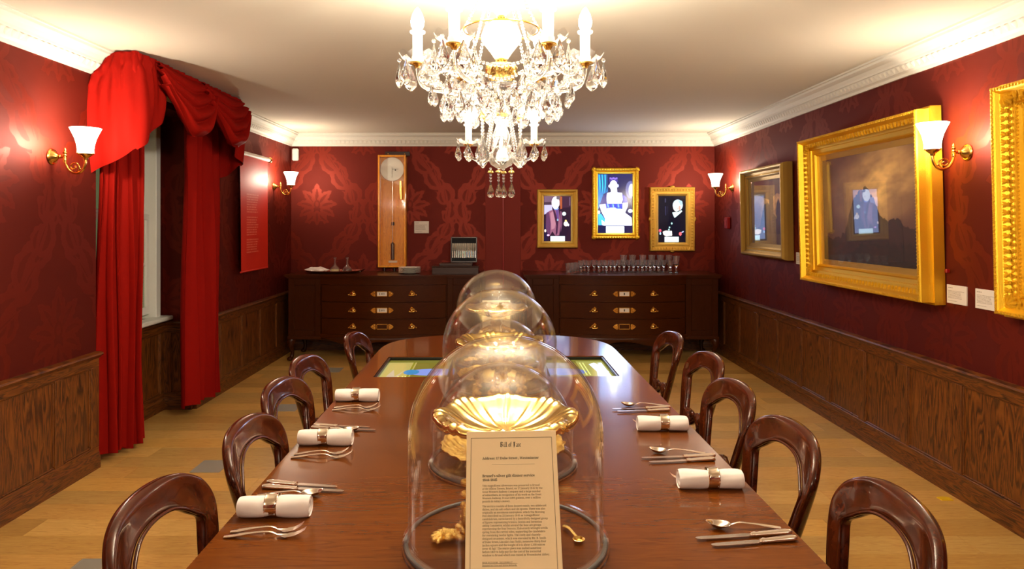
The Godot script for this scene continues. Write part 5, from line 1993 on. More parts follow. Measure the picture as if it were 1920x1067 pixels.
func make_stand() -> Node3D:
	var t := thing("dessert_stand", "", "dessert stand", Vector3.ZERO, 0, "gilt dessert stands under glass")
	# bowl with fluted panels and a rolled, scrolling rim
	var lobes := func(p: Vector3, a: float) -> Vector3:
		var r := Vector2(p.x, p.z).length()
		var e := clampf((r - 0.09) / 0.08, 0, 1)
		var k := 1.0 + e * (0.017 * cos(a * 8.0) - 0.010 + 0.007 * cos(a * 40.0) * (0.5 + 0.5 * cos(a * 8.0)))
		var fl := clampf((r - 0.03) / 0.06, 0, 1) * clampf((0.15 - r) / 0.04, 0, 1)
		return Vector3(p.x * k, p.y + e * 0.003 * cos(a * 8.0) + e * 0.003 * sin(a * 40.0) * (0.5 + 0.5 * cos(a * 8.0)) + fl * 0.0035 * (exp(-pow(sin(a * 6.0) * 3.6, 2.0)) - 0.5), p.z * k)
	var bw := MB.new()
	var prof := smooth([Vector2(0.002, 0.262), Vector2(0.05, 0.266), Vector2(0.10, 0.282), Vector2(0.132, 0.300), Vector2(0.142, 0.306), Vector2(0.158, 0.312), Vector2(0.172, 0.308), Vector2(0.177, 0.298), Vector2(0.172, 0.290), Vector2(0.155, 0.291), Vector2(0.135, 0.287), Vector2(0.10, 0.270), Vector2(0.05, 0.254), Vector2(0.002, 0.250)], 3)
	bw.lathe(prof, 144, Transform3D(), true, lobes)
	part("bowl", bw, M.gilt, t)
	# stem: a knotted trunk wrapped in vine leaves
	var st := MB.new()
	st.lathe(smooth([Vector2(0.0, 0.252), Vector2(0.03, 0.25), Vector2(0.02, 0.235), Vector2(0.028, 0.215), Vector2(0.018, 0.195), Vector2(0.024, 0.165), Vector2(0.02, 0.14), Vector2(0.034, 0.12), Vector2(0.042, 0.105), Vector2(0.05, 0.098), Vector2(0.05, 0.09), Vector2(0.03, 0.08), Vector2(0.03, 0.05), Vector2(0.0, 0.045)], 3), 20, Transform3D(), true)
	part("stem", st, M.gilt_chased, t)
	var r := RandomNumberGenerator.new()
	r.seed = 12
	for k in 22:
		var lf := MB.new()
		var a := r.randf() * TAU
		var y := r.randf_range(0.06, 0.235)
		var q := 0.03 + 0.016 * r.randf()
		lf.ball(Vector3(cos(a) * q, y, sin(a) * q), Vector3(0.007, 0.013 + 0.006 * r.randf(), 0.014), 8, 6, Basis(Vector3.UP, -a) * Basis(Vector3(0, 0, 1), r.randf_range(-0.9, 0.3)))
		part("vine_leaf", lf, M.gilt_chased, t)
	# three scroll feet with leafy toes
	for k in 3:
		var a := deg_to_rad(184.0 + 120.0 * k)
		var d := Vector3(cos(a), 0, -sin(a))
		var ft := MB.new()
		var path := smooth([d * 0.02 + Vector3(0, 0.085, 0), d * 0.05 + Vector3(0, 0.078, 0), d * 0.08 + Vector3(0, 0.05, 0), d * 0.095 + Vector3(0, 0.022, 0), d * 0.125 + Vector3(0, 0.015, 0), d * 0.155 + Vector3(0, 0.022, 0)], 5)
		var rad := []
		for q in path.size():
			rad.append(0.019 - 0.007 * q / path.size())
		ft.tube(path, rad, 10)
		var spiral := []
		for q in 20:
			var b := q * 0.42
			spiral.append(d * (0.085 + (0.026 - 0.001 * q) * cos(b)) + Vector3(0, 0.036 + (0.024 - 0.001 * q) * sin(b), 0))
		ft.tube(spiral, 0.0055, 7)
		var side := d.cross(Vector3.UP)
		for q in 9:
			var s := 0.04 + 0.014 * q
			ft.ball(d * s + side * (0.012 if q % 2 == 0 else -0.012) + Vector3(0, 0.014 + 0.05 * maxf(0.0, 1.0 - s / 0.11), 0), Vector3(0.014, 0.011, 0.011), 8, 6)
		for q in 5:
			var b := (q - 2) * 0.5
			var fan := d.rotated(Vector3.UP, b)
			ft.ball(d * 0.145 + fan * 0.018 + Vector3(0, 0.011, 0), Vector3(0.021, 0.010, 0.008), 10, 6, Basis(Vector3.UP, atan2(-fan.z, fan.x)))
			ft.ball(d * (0.05 + 0.02 * q) + Vector3(0, 0.075 - 0.013 * q, 0), Vector3(0.014, 0.007, 0.012), 8, 5)
		part("scroll_foot", ft, M.gilt_chased, t)
		# a bracket of vine and grapes that climbs from each foot to the stem
		var g := d.rotated(Vector3.UP, 0.55)
		var br := MB.new()
		br.tube(smooth([g * 0.06 + Vector3(0, 0.03, 0), g * 0.108 + Vector3(0, 0.06, 0), g * 0.112 + Vector3(0, 0.10, 0), g * 0.085 + Vector3(0, 0.14, 0), g * 0.098 + Vector3(0, 0.175, 0), g * 0.04 + Vector3(0, 0.20, 0)], 5), 0.011, 9)
		for q in 16:
			var yy := 0.035 + 0.0095 * q
			var rr := 0.10 + 0.012 * sin(q * 2.1)
			br.ball(g.rotated(Vector3.UP, 0.16 * sin(q * 4.3)) * rr + Vector3(0, yy, 0), Vector3(0.012, 0.009, 0.010) if q % 3 else Vector3(0.017, 0.006, 0.012), 8, 6, Basis(Vector3(0, 0, 1), q * 0.7))
		part("vine_bracket", br, M.gilt_chased, t)
	return t

func make_dish() -> Node3D:
	var t := thing("gilt_dish", "", "dish", Vector3.ZERO, 0, "gilt embossed dishes under glass")
	var emboss := func(p: Vector3, a: float) -> Vector3:
		var r := Vector2(p.x, p.z).length()
		var e := clampf((r - 0.12) / 0.03, 0, 1)
		return p + Vector3(0, e * (0.002 * sin(a * 13.0 + r * 160.0) + 0.0016 * sin(a * 29.0 - r * 210.0)), 0) + Vector3(p.x, 0, p.z).normalized() * e * 0.003 * cos(a * 20.0)
	var mb := MB.new()
	mb.lathe(smooth([Vector2(0.002, 0.012), Vector2(0.07, 0.012), Vector2(0.105, 0.018), Vector2(0.125, 0.034), Vector2(0.145, 0.044), Vector2(0.168, 0.050), Vector2(0.188, 0.054), Vector2(0.197, 0.060), Vector2(0.20, 0.056), Vector2(0.19, 0.047), Vector2(0.165, 0.042), Vector2(0.14, 0.034), Vector2(0.12, 0.022), Vector2(0.10, 0.008), Vector2(0.002, 0.004)], 4), 120, Transform3D(), true, emboss)
	part("embossed_dish", mb, M.gilt_chased, t)
	var bs := MB.new()
	bs.lathe([Vector2(0.066, 0), Vector2(0.072, 0), Vector2(0.07, 0.01), Vector2(0.062, 0.01), Vector2(0.066, 0)], 40, Transform3D(), true)
	part("foot_ring", bs, M.gilt, t)
	# a low flower boss in the middle
	var bo := MB.new()
	for k in 8:
		var a := TAU * k / 8
		bo.ball(Vector3(cos(a) * 0.03, 0.016, sin(a) * 0.03), Vector3(0.024, 0.007, 0.011), 10, 6, Basis(Vector3.UP, -a))
	bo.ball(Vector3(0, 0.02, 0), Vector3(0.014, 0.01, 0.014), 12, 6)
	part("flower_boss", bo, M.gilt, t)
	return t

func domes() -> void:
	var ord := ["first", "second", "third", "fourth", "fifth"]
	# px of the middle, distance, radius, height
	var list := [[948.0, 1.655, 0.235, 0.486], [943.0, 2.205, 0.226, 0.305], [937.0, 2.70, 0.226, 0.500], [937.0, 3.235, 0.222, 0.306], [931.0, 3.76, 0.222, 0.503]]
	var stand := make_stand()
	var dish := make_dish()
	for k in list.size():
		var e: Array = list[k]
		var p := Vector3((e[0] - VX) * e[1] / F, TABLE, -e[1])
		var r: float = e[2]
		var pl := MB.new()
		pl.lathe([Vector2(0, 0), Vector2(r + 0.014, 0), Vector2(r + 0.014, 0.006), Vector2(r + 0.010, 0.008), Vector2(0, 0.008)], 64, Transform3D(), true)
		var where := "%s from the menu card" % ord[k]
		var base := thing("display_plinth", "thin round brown display base under a glass dome, %s" % where, "display base", p, 0, "display bases of the domes")
		part("base_plate", pl, M.table, base)
		var gk := MB.new()
		var ring := []
		for q in 65:
			ring.append(Vector3(cos(TAU * q / 64) * (r + 0.004), 0.010, sin(TAU * q / 64) * (r + 0.004)))
		gk.tube(ring, 0.006, 8, false)
		part("rubber_ring", gk, M.rubber, base)
		var dm := MB.new()
		dm.lathe(dome_profile(r, e[3]), 72)
		dm.lathe(dome_profile(r - 0.004, e[3] - 0.004), 72)
		solo("glass_dome", "%s clear glass display dome on the table, %s" % ["tall" if k % 2 == 0 else "low", where], "glass dome", dm, M.dome, p + Vector3(0, 0.0165, 0), "glass domes down the table")
		var q := p + Vector3(0, 0.008, 0)
		if k % 2 == 0:
			var lab := "silver-gilt footed dessert stand with scrolling rim under a tall dome, %s" % where
			if k == 0:
				stand.position = q
				stand.set_meta("label", lab)
			else:
				copy(stand, q, 0.5 * k, lab)
		else:
			var lab := "round silver-gilt embossed dish under a low dome, %s" % where
			if k == 1:
				dish.position = q
				dish.set_meta("label", lab)
			else:
				copy(dish, q, 0.4, lab)
	# salt spoon and shell salt beside the first stand
	var a := on_level(1058, 990, TABLE + 0.01)
	var b := on_level(1090, 1020, TABLE + 0.01)
	var l := a.distance_to(b)
	var sp := thing("salt_spoon", "small gilt salt spoon lying under the first dome", "spoon", Vector3(a.x, TABLE + 0.008, a.z), atan2(-(b.z - a.z), b.x - a.x))
	var hd := MB.new()
	hd.tube(smooth([Vector3(0, 0.006, 0), Vector3(l * 0.3, 0.012, 0), Vector3(l * 0.72, 0.008, 0)], 5), [0.007, 0.007, 0.0065, 0.006, 0.0055, 0.0045, 0.004, 0.004, 0.004, 0.0045, 0.005], 8, true, 0.6)
	part("handle", hd, M.gilt_chased, sp)
	var bl := MB.new()
	bl.lathe([Vector2(0.001, 0.001), Vector2(0.010, 0.002), Vector2(0.015, 0.009), Vector2(0.0135, 0.0095), Vector2(0.009, 0.004), Vector2(0.001, 0.003)], 18, Transform3D(Basis(), Vector3(l * 0.86, 0, 0)), true)
	part("bowl", bl, M.gilt, sp)

# ---------------------------------------------------------------- menu cards
func card_text(parent: Node3D, text: String, x: float, y: float, em: float, m: Material, bold := false) -> void:
	var f := SystemFont.new()
	f.font_names = PackedStringArray(["Droid Serif"])
	f.font_weight = 700 if bold else 400
	var tm := TextMesh.new()
	tm.text = text
	tm.font = f
	tm.font_size = 16
	tm.pixel_size = em / 16.0
	tm.depth = 0.00012
	tm.curve_step = 2.0
	tm.horizontal_alignment = HORIZONTAL_ALIGNMENT_LEFT
	tm.vertical_alignment = VERTICAL_ALIGNMENT_BOTTOM
	var o := MeshInstance3D.new()
	o.name = "text_line"
	o.mesh = tm
	o.material_override = m
	parent.add_child(o, true)
	o.position = Vector3(x, y - em * 0.28, 0.0011)

func blackletter(text: String) -> MB:
	# broad-pen letters, 1 unit = the height of a small letter
	var G := {
		"B": [1.15, [[0.15, 1.45, 0.15, 0.1, 0.35, 0.0], [0.0, 1.3, 0.25, 1.5, 0.7, 1.4, 0.85, 1.15, 0.4, 0.8], [0.4, 0.8, 0.85, 0.6, 0.85, 0.2, 0.5, 0.0, 0.1, 0.1], [0.42, 1.35, 0.42, 0.15]]],
		"i": [0.42, [[0.05, 0.85, 0.15, 0.95, 0.15, 0.12, 0.3, 0.02], [0.12, 1.3, 0.2, 1.22]]],
		"l": [0.42, [[0.05, 1.4, 0.15, 1.5, 0.15, 0.12, 0.3, 0.02]]],
		"o": [0.66, [[0.35, 0.97, 0.1, 0.75, 0.1, 0.2, 0.3, 0.0], [0.3, 0.0, 0.5, 0.2, 0.5, 0.75, 0.3, 0.98]]],
		"f": [0.52, [[0.45, 1.42, 0.28, 1.5, 0.16, 1.3, 0.16, 0.0], [0.0, 0.92, 0.42, 0.92]]],
		"F": [1.0, [[0.05, 1.2, 0.3, 1.48, 0.8, 1.38, 0.95, 1.5], [0.32, 1.4, 0.32, 0.1, 0.1, -0.1], [0.32, 0.78, 0.75, 0.82], [0.55, 1.4, 0.5, 0.2, 0.3, -0.25]]],
		"a": [0.66, [[0.08, 0.85, 0.3, 0.98, 0.48, 0.8, 0.48, 0.12, 0.6, 0.02], [0.48, 0.55, 0.12, 0.38, 0.12, 0.1, 0.28, 0.0, 0.48, 0.15]]],
		"r": [0.52, [[0.04, 0.85, 0.14, 0.95, 0.14, 0.1, 0.26, 0.0], [0.16, 0.75, 0.34, 0.96, 0.48, 0.85]]],
		"e": [0.6, [[0.5, 0.2, 0.3, 0.0, 0.1, 0.2, 0.1, 0.75, 0.32, 0.98, 0.5, 0.78, 0.14, 0.45]]],
		" ": [0.42, []]}
	var mb := MB.new()
	var x := 0.0
	var nib := Vector2(0.085, 0.055)
	for ch in text:
		for s in G[ch][1]:
			for k in range(0, s.size() - 2, 2):
				var a := Vector2(x + s[k], s[k + 1])
				var b := Vector2(x + s[k + 2], s[k + 3])
				var q := [a - nib, a + nib, b + nib, b - nib]
				mb.quad(Vector3(q[0].x, q[0].y, 0), Vector3(q[3].x, q[3].y, 0), Vector3(q[2].x, q[2].y, 0), Vector3(q[1].x, q[1].y, 0))
		x += G[ch][0]
	return mb

func menu_cards() -> void:
	# top at a distance of 1.38 m, leaning back from the table
	var tl := at(875, 812, 1.385)
	var tr := at(1042, 810, 1.385)
	var w := tl.distance_to(tr)
	var top := (tl + tr) * 0.5
	var down := Vector3(0.0035, -0.214, 0.122).normalized()
	var len_ := (top.y - TABLE) / -down.y
	var ex := (tr - tl).normalized()
	var foot := top + down * len_
	var ey := -down
	ex = (ex - ey * ex.dot(ey)).normalized()
	var ez := ex.cross(ey).normalized()
	var t := thing("menu_card", "tall cream printed menu card leaning on an easel in front of the domes", "card", Vector3(foot.x, TABLE, foot.z), 0)
	t.basis = Basis(ex, ey, ez)
	t.position = foot + ey * 0.003
	var H := len_
	var bd := MB.new()
	bd.box(Vector3(0, H * 0.5, -0.001), Vector3(w, H, 0.003), 0.0006)
	part("card", bd, M.paper, t)
	var back := MB.new()
	var hy := H * 0.62
	var fwd := t.basis.inverse() * Vector3(0, -1, 0)
	var reach := t.basis.inverse() * Vector3(0, 0, -1)
	var hip := Vector3(0, hy, -0.004)
	var world_h := (t.basis * hip).y
	var toe := hip + fwd * (world_h - 0.003) + reach * 0.012
	for s in [-1.0, 1.0]:
		back.tube([hip + Vector3(s * 0.02, 0, 0), toe + Vector3(s * 0.03, 0, 0)], 0.003, 8)
	part("easel_strut", back, M.black, t)
	# v of a picture row along the card (from the foot up)
	var vy := func(py: float) -> float:
		var dir := Vector3(0.0, -(py - VY) / F, -1.0)
		var n := ez
		var o := Vector3(top.x, EYE, 0) - Vector3(0, 0, 0)
		var s := (foot - o).dot(n) / dir.dot(n)
		return (o + dir * s - foot).dot(ey)
	var crop := func(cy: float) -> float:
		return vy.call(790.0 + cy / 3.852)
	var inner := MB.new()
	var bx := w * 0.5 - 0.0088
	var y1: float = crop.call(132.0)
	for q in [[-bx, bx, y1, y1 + 0.0009], [-bx, bx, 0.010, 0.0109], [-bx, -bx + 0.0009, 0.010, y1], [bx - 0.0009, bx, 0.010, y1]]:
		span(inner, Vector3(q[0], q[2], 0.0004), Vector3(q[1], q[3], 0.0008))
	part("printed_border", inner, M.ink_soft, t)
	var sc := 0.00475
	var title := blackletter("Bill of Fare")
	var tm := MB.new()
	tm.add(title, Transform3D(Basis.from_scale(Vector3(sc * 1.22, sc * 1.35, 1)), Vector3(-0.0225, crop.call(196.0), 0.0009)))
	part("title_lettering", tm, M.ink, t)
	var tx := -w * 0.5 + w * 0.176
	card_text(t, "Address: 17 Duke Street , Westminster", tx, crop.call(285), 0.0058, M.ink, true)
	var rule := MB.new()
	span(rule, Vector3(-w * 0.22, crop.call(323), 0.0004), Vector3(w * 0.25, crop.call(322), 0.0008))
	part("printed_rule", rule, M.ink_soft, t)
	card_text(t, "Brunel's silver gilt dinner service", tx, crop.call(412), 0.0061, M.ink, true)
	card_text(t, "1844-1845", tx, crop.call(441), 0.0061, M.ink, true)
	var lines := [
		[481, "This magnificent silverware was presented to Brunel"], [503, "at the Albion Tavern, Bristol, on 17 January 1845 by the"], [526, "Great Western Railway Company and a large number"],
		[549, "of subscribers, in recognition of his work on the Great"], [572, "Western Railway. It cost 2,000 guineas, over a million"], [595, "pounds in today's money."],
		[630, "The service consists of three dessert stands, two sideboard"], [653, "dishes, and six salt cellars and six spoons. There was also"], [676, "originally an enormous centrepiece, which The Morning"],
		[699, "Post described on 23 January 1845 as 'a magnificent"], [723, "candelabrum, surmounted by a beautifully designed group"], [747, "of figures representing Science, Genius and Invention"],
		[770, "aiding Commerce, whilst around the base are groups"], [793, "representing the four Seasons. Elaborately wrought scrolls"], [817, "spring from the curved sides, supporting the candelabra"],
		[841, "for containing twelve lights. The costly and chastely-"], [865, "designed ornament, which was executed by Mr. B. Smith"], [889, "of Duke Street, Lincoln's Inn Fields, measures thirty-four"],
		[913, "inches square and the weight of it is about 1,500 ounces"], [937, "(over 45 kg).' The centre piece was melted sometime"], [961, "before 1869 to help pay for the cost of the memorial"], [985, "window to Brunel which was raised in Westminster Abbey."]]
	for q in lines:
		card_text(t, q[1], tx, crop.call(q[0]), 0.00445, M.ink_soft)
	card_text(t, "SSGB 2013.01048 - 2013.01066.17", tx, crop.call(1037), 0.0036, M.ink_soft)
	card_text(t, "Donated by Clive and Sylvia Richards", tx, crop.call(1058), 0.0036, M.ink_soft)
	for cy in [1040.0, 1061.0]:
		var u := MB.new()
		span(u, Vector3(tx, crop.call(cy), 0.0004), Vector3(tx + 0.065, crop.call(cy - 1.5), 0.0008))
		part("underline", u, M.ink_soft, t)
	# the far card faces the other way: only its back shows
	var c2 := thing("menu_card", "cream card seen from behind beyond the last dome", "card", Vector3(-0.04, TABLE, -4.16))
	var b2 := MB.new()
	b2.box(Vector3(0, 0.158, 0.035), Vector3(0.168, 0.315, 0.003), 0.0006, Basis(Vector3(1, 0, 0), 0.22))
	part("card", b2, M.paper, c2)
	var s2 := MB.new()
	s2.tube([Vector3(0, 0.22, 0.055), Vector3(0, 0.002, 0.085)], 0.003, 8)
	part("easel_strut", s2, M.black, c2)

# ---------------------------------------------------------------- place settings
func make_knife(called: String, l: float) -> Node3D:
	var t := thing(called, "", "knife", Vector3.ZERO, 0, "knives of the place settings")
	var hl := l * 0.43
	var h := MB.new()
	h.tube([Vector3(0, 0.007, 0), Vector3(0.004, 0.007, 0), Vector3(hl * 0.15, 0.0075, 0), Vector3(hl * 0.5, 0.0068, 0), Vector3(hl * 0.85, 0.0062, 0), Vector3(hl * 0.9, 0.0062, 0), Vector3(hl * 0.94, 0.0062, 0), Vector3(hl, 0.006, 0)], [0.005, 0.0088, 0.0098, 0.0085, 0.0070, 0.0088, 0.0072, 0.0085], 14, true, 0.72)
	part("handle", h, M.silver, t)
	var b := MB.new()
	var p := PackedVector2Array([Vector2(hl, -0.0055), Vector2(hl + 0.01, -0.009), Vector2(l * 0.8, -0.0095), Vector2(l * 0.95, -0.0085), Vector2(l * 0.99, -0.005), Vector2(l, 0.0), Vector2(l * 0.985, 0.004), Vector2(l * 0.93, 0.0065), Vector2(hl + 0.01, 0.0075), Vector2(hl, 0.0055)])
	flat_prism(b, p, 0.0045, 0.0062)
	part("blade", b, M.steel, t)
	return t

func make_fork(called: String, l: float) -> Node3D:
	var t := thing(called, "", "fork", Vector3.ZERO, 0, "forks of the place settings")
	var h := MB.new()
	var path := smooth([Vector3(0, 0.003, 0), Vector3(l * 0.12, 0.0055, 0), Vector3(l * 0.35, 0.012, 0), Vector3(l * 0.56, 0.0145, 0), Vector3(l * 0.66, 0.006, 0)], 4)
	var rad := []
	for k in path.size():
		var u: float = path[k].x / (l * 0.66)
		rad.append(0.0025 + 0.0075 * pow(sin(PI * clampf(u * 0.9 + 0.1, 0, 1)), 0.5) * (1.0 - 0.72 * smoothstep(0.1, 0.6, u)))
	h.tube(path, rad, 10, true, 0.4)
	part("handle", h, M.silver, t)
	var head := MB.new()
	var rows := []
	for k in 7:
		var u := k / 6.0
		var x := l * lerpf(0.65, 0.78, u)
		var hw := 0.003 + 0.0085 * smoothstep(0.0, 0.8, u)
		var y := 0.006 - 0.003 * sin(u * PI * 0.6)
		var row := PackedVector3Array()
		for c in 12:
			var a := TAU * c / 12
			row.append(Vector3(x, y + 0.0011 * sin(a) + 0.0022 * pow(cos(a), 2.0), hw * cos(a)))
		rows.append(row)
	head.grid(rows, true, false, true)
	for k in 4:
		var z := -0.0093 + 0.0062 * k
		head.tube(smooth([Vector3(l * 0.775, 0.0052, z * 0.98), Vector3(l * 0.86, 0.008, z), Vector3(l * 0.94, 0.015, z), Vector3(l, 0.023, z * 0.96)], 3), [0.0019, 0.0019, 0.0018, 0.0017, 0.0016, 0.0015, 0.0014, 0.0012, 0.001, 0.0007], 7)
	part("tines", head, M.silver, t)
	return t

func make_spoon(called: String, l: float) -> Node3D:
	var t := thing(called, "", "spoon", Vector3.ZERO, 0, "spoons of the place settings")
	var h := MB.new()
	var path := smooth([Vector3(0, 0.003, 0), Vector3(l * 0.12, 0.0055, 0), Vector3(l * 0.35, 0.012, 0), Vector3(l * 0.56, 0.015, 0), Vector3(l * 0.67, 0.0095, 0)], 4)
	var rad := []
	for k in path.size():
		var u: float = path[k].x / (l * 0.67)
		rad.append(0.0025 + 0.0075 * pow(sin(PI * clampf(u * 0.9 + 0.1, 0, 1)), 0.5) * (1.0 - 0.72 * smoothstep(0.1, 0.6, u)))
	h.tube(path, rad, 10, true, 0.4)
	part("handle", h, M.silver, t)
	var b := MB.new()
	var bl := l * 0.34
	var rows := []
	for k in 9:
		var v := k / 8.0
		var row := PackedVector3Array()
		for c in 28:
			var a := TAU * c / 28
			var r := maxf(v, 0.02)
			var egg := 1.0 - 0.16 * cos(a)
			row.append(Vector3(l * 0.83 + cos(a) * bl * 0.5 * r, 0.0012 + 0.0115 * pow(v, 2.0) + 0.006 * maxf(0.0, cos(a)) * v * v, sin(a) * 0.0205 * egg * r))
		rows.append(row)
	for k in range(8, -1, -1):
		var up := PackedVector3Array()
		for p in rows[k]:
			up.append(Vector3(l * 0.83 + (p.x - l * 0.83) * 0.965, p.y + (0.0002 if k == 8 else 0.0014), p.z * 0.965))
		rows.append(up)
	b.grid(rows, true, false, false, true)
	part("bowl", b, M.silver, t)
	return t

func make_napkin(called: String) -> Node3D:
	var t := thing(called, "", "napkin", Vector3.ZERO, 0, "rolled napkins on the table")
	var mb := MB.new()
	var rows := []
	var r := RandomNumberGenerator.new()
	r.seed = 3
	for k in 25:
		var u := k / 24.0
		var x := (u - 0.5) * 0.186
		var pinch := 1.0 - 0.12 * exp(-pow((u - 0.47) / 0.11, 2.0))
		var row := PackedVector3Array()
		for c in 36:
			var a := TAU * c / 36
			var wob := 1.0 + 0.035 * sin(a * 2.0 + u * 5.0) + 0.03 * sin(a * 3.0 - u * 9.0) + 0.05 * exp(-pow((a - 2.2 - 0.5 * u) / 0.12, 2.0))
			var rad := 0.0275 * pinch * wob * (1.0 - 0.10 * pow(absf(u - 0.5) * 2.0, 12.0))
			row.append(Vector3(x, maxf(0.0, 0.0265 + rad * sin(a)), rad * cos(a) * 1.08))
		rows.append(row)
	mb.grid(rows, true, false, false)
	# rolled ends: a spiral edge set a little inside
	for e in [-1.0, 1.0]:
		var ring := []
		var last: PackedVector3Array = rows[0] if e < 0 else rows[-1]
		for s in [1.0, 0.86, 0.80, 0.5, 0.45, 0.05]:
			var row := PackedVector3Array()
			for p in last:
				row.append(Vector3(p.x - e * (0.0 if s == 1.0 else (0.006 if s > 0.82 or s < 0.47 and s > 0.3 else 0.002)), 0.0265 + (p.y - 0.0265) * s, p.z * s))
			ring.append(row)
		mb.grid(ring, true)
	part("rolled_cloth", mb, M.linen, t)
	var rg := MB.new()
	var emb := func(p: Vector3, a: float) -> Vector3:
		var k := 1.0 + 0.012 * sin(a * 22.0) * cos(p.y * 900.0)
		return Vector3(p.x * k, p.y, p.z * k)
	rg.lathe([Vector2(0.0275, -0.015), Vector2(0.0295, -0.0165), Vector2(0.0305, -0.015), Vector2(0.0295, -0.012), Vector2(0.0292, -0.006), Vector2(0.0292, 0.0), Vector2(0.0292, 0.006), Vector2(0.0295, 0.012), Vector2(0.0305, 0.015), Vector2(0.0295, 0.0165), Vector2(0.0275, 0.015), Vector2(0.0275, -0.015)], 66, Transform3D(Basis(Vector3(0, 0, 1), PI / 2), Vector3(-0.006, 0.0305, 0)), true, emb)
	part("napkin_ring", rg, M.silver_chased, t)
	return t

func lay(src: Node3D, first: Dictionary, key: String, a: Vector2, b: Vector2, label: String) -> void:
	# handle end at pixel a, tip towards pixel b, on the table
	var p := on_level(a.x, a.y, TABLE + 0.004)
	var q := on_level(b.x, b.y, TABLE + 0.006)
	var turn := atan2(-(q.z - p.z), q.x - p.x)
	var where := Vector3(p.x, TABLE, p.z)
	if not first.has(key):
		first[key] = true
		src.position = where
		src.rotation.y = turn
		src.set_meta("label", label)
	else:
		copy(src, where, turn, label)

func settings() -> void:
	var lk := make_knife("table_knife", 0.25)
	var sk := make_knife("dessert_knife", 0.222)
	var tf := make_fork("table_fork", 0.20)
	var df := make_fork("dessert_fork", 0.18)
	var sp := make_spoon("table_spoon", 0.188)
	var np := make_napkin("rolled_napkin")
	var first := {}
	var V := func(x: float, y: float) -> Vector2: return Vector2(x, y)
	var names := {
		"L1": "window-side place by the first dome", "L2": "window-side place by the second dome", "L3": "window-side place by the third dome", "R1": "painting-side place by the first dome", "R2": "painting-side place by the second dome", "R3": "painting-side place by the third dome"}
	var put := func(kind: Node3D, key: String, what: String, set_: String, a: Vector2, b: Vector2) -> void:
		lay(kind, first, key, a, b, "%s at the %s" % [what, names[set_]])
	# window side
	put.call(lk, "lk", "long silver-handled table knife", "L1", V.call(491.6, 913.0), V.call(650.0, 921.0))
	put.call(sk, "sk", "short silver-handled dessert knife", "L1", V.call(500.0, 904.5), V.call(638.0, 913.0))
	put.call(sp, "sp", "silver table spoon", "L1", V.call(482.4, 928.0), V.call(600.0, 926.0))
	put.call(lk, "lk", "long silver-handled table knife", "L2", V.call(583.0, 802.5), V.call(700.0, 805.5))
	put.call(sk, "sk", "short silver-handled dessert knife", "L2", V.call(588.0, 797.5), V.call(711.0, 801.5))
	put.call(sp, "sp", "silver table spoon", "L2", V.call(580.0, 808.0), V.call(672.0, 806.0))
	put.call(tf, "tf", "larger silver fork", "L1", V.call(420.5, 1005.5), V.call(570.0, 1003.0))
	put.call(df, "df", "smaller silver fork", "L1", V.call(433.0, 996.0), V.call(567.0, 993.0))
	put.call(tf, "tf", "larger silver fork", "L2", V.call(546.0, 857.0), V.call(660.0, 856.0))
	put.call(df, "df", "smaller silver fork", "L2", V.call(552.0, 851.0), V.call(655.0, 849.0))
	put.call(tf, "tf", "larger silver fork", "L3", V.call(623.0, 768.5), V.call(714.0, 768.0))
	put.call(df, "df", "smaller silver fork", "L3", V.call(627.0, 764.0), V.call(712.0, 763.0))
	# painting side
	put.call(lk, "lk", "long silver-handled table knife", "R1", V.call(1484.0, 999.0), V.call(1292.7, 1009.0))
	put.call(sk, "sk", "short silver-handled dessert knife", "R1", V.call(1494.0, 1010.5), V.call(1321.0, 1022.0))
	put.call(sp, "sp", "silver table spoon", "R1", V.call(1463.0, 988.5), V.call(1331.0, 986.0))
	put.call(lk, "lk", "long silver-handled table knife", "R2", V.call(1341.0, 855.0), V.call(1197.0, 858.0))
	put.call(sk, "sk", "short silver-handled dessert knife", "R2", V.call(1340.0, 861.5), V.call(1210.0, 866.0))
	put.call(sp, "sp", "silver table spoon", "R2", V.call(1322.0, 849.0), V.call(1219.0, 846.0))
	put.call(lk, "lk", "long silver-handled table knife", "R3", V.call(1257.0, 764.0), V.call(1145.0, 766.5))
	put.call(sk, "sk", "short silver-handled dessert knife", "R3", V.call(1256.0, 769.0), V.call(1148.0, 771.0))
	put.call(sp, "sp", "silver table spoon", "R3", V.call(1247.0, 760.0), V.call(1170.0, 759.5))
	put.call(df, "df", "smaller silver fork behind the napkin", "R1", V.call(1370.0, 900.0), V.call(1262.0, 899.0))
	put.call(df, "df", "smaller silver fork behind the napkin", "R2", V.call(1275.0, 796.0), V.call(1190.0, 795.0))
	for e in [["L1", 516.0, 968.0, 0.03], ["L2", 611.0, 834.0, 0.0], ["L3", 670.5, 752.0, 0.0], ["R1", 1331.0, 915.0, PI], ["R2", 1241.5, 807.0, PI]]:
		var p := on_level(e[1], e[2], TABLE)
		var lab := "white rolled linen napkin in a silver ring at the %s" % names[e[0]]
		if e[0] == "L1":
			np.position = p
			np.rotation.y = e[3]
			np.set_meta("label", lab)
		else:
			copy(np, p, e[3], lab)

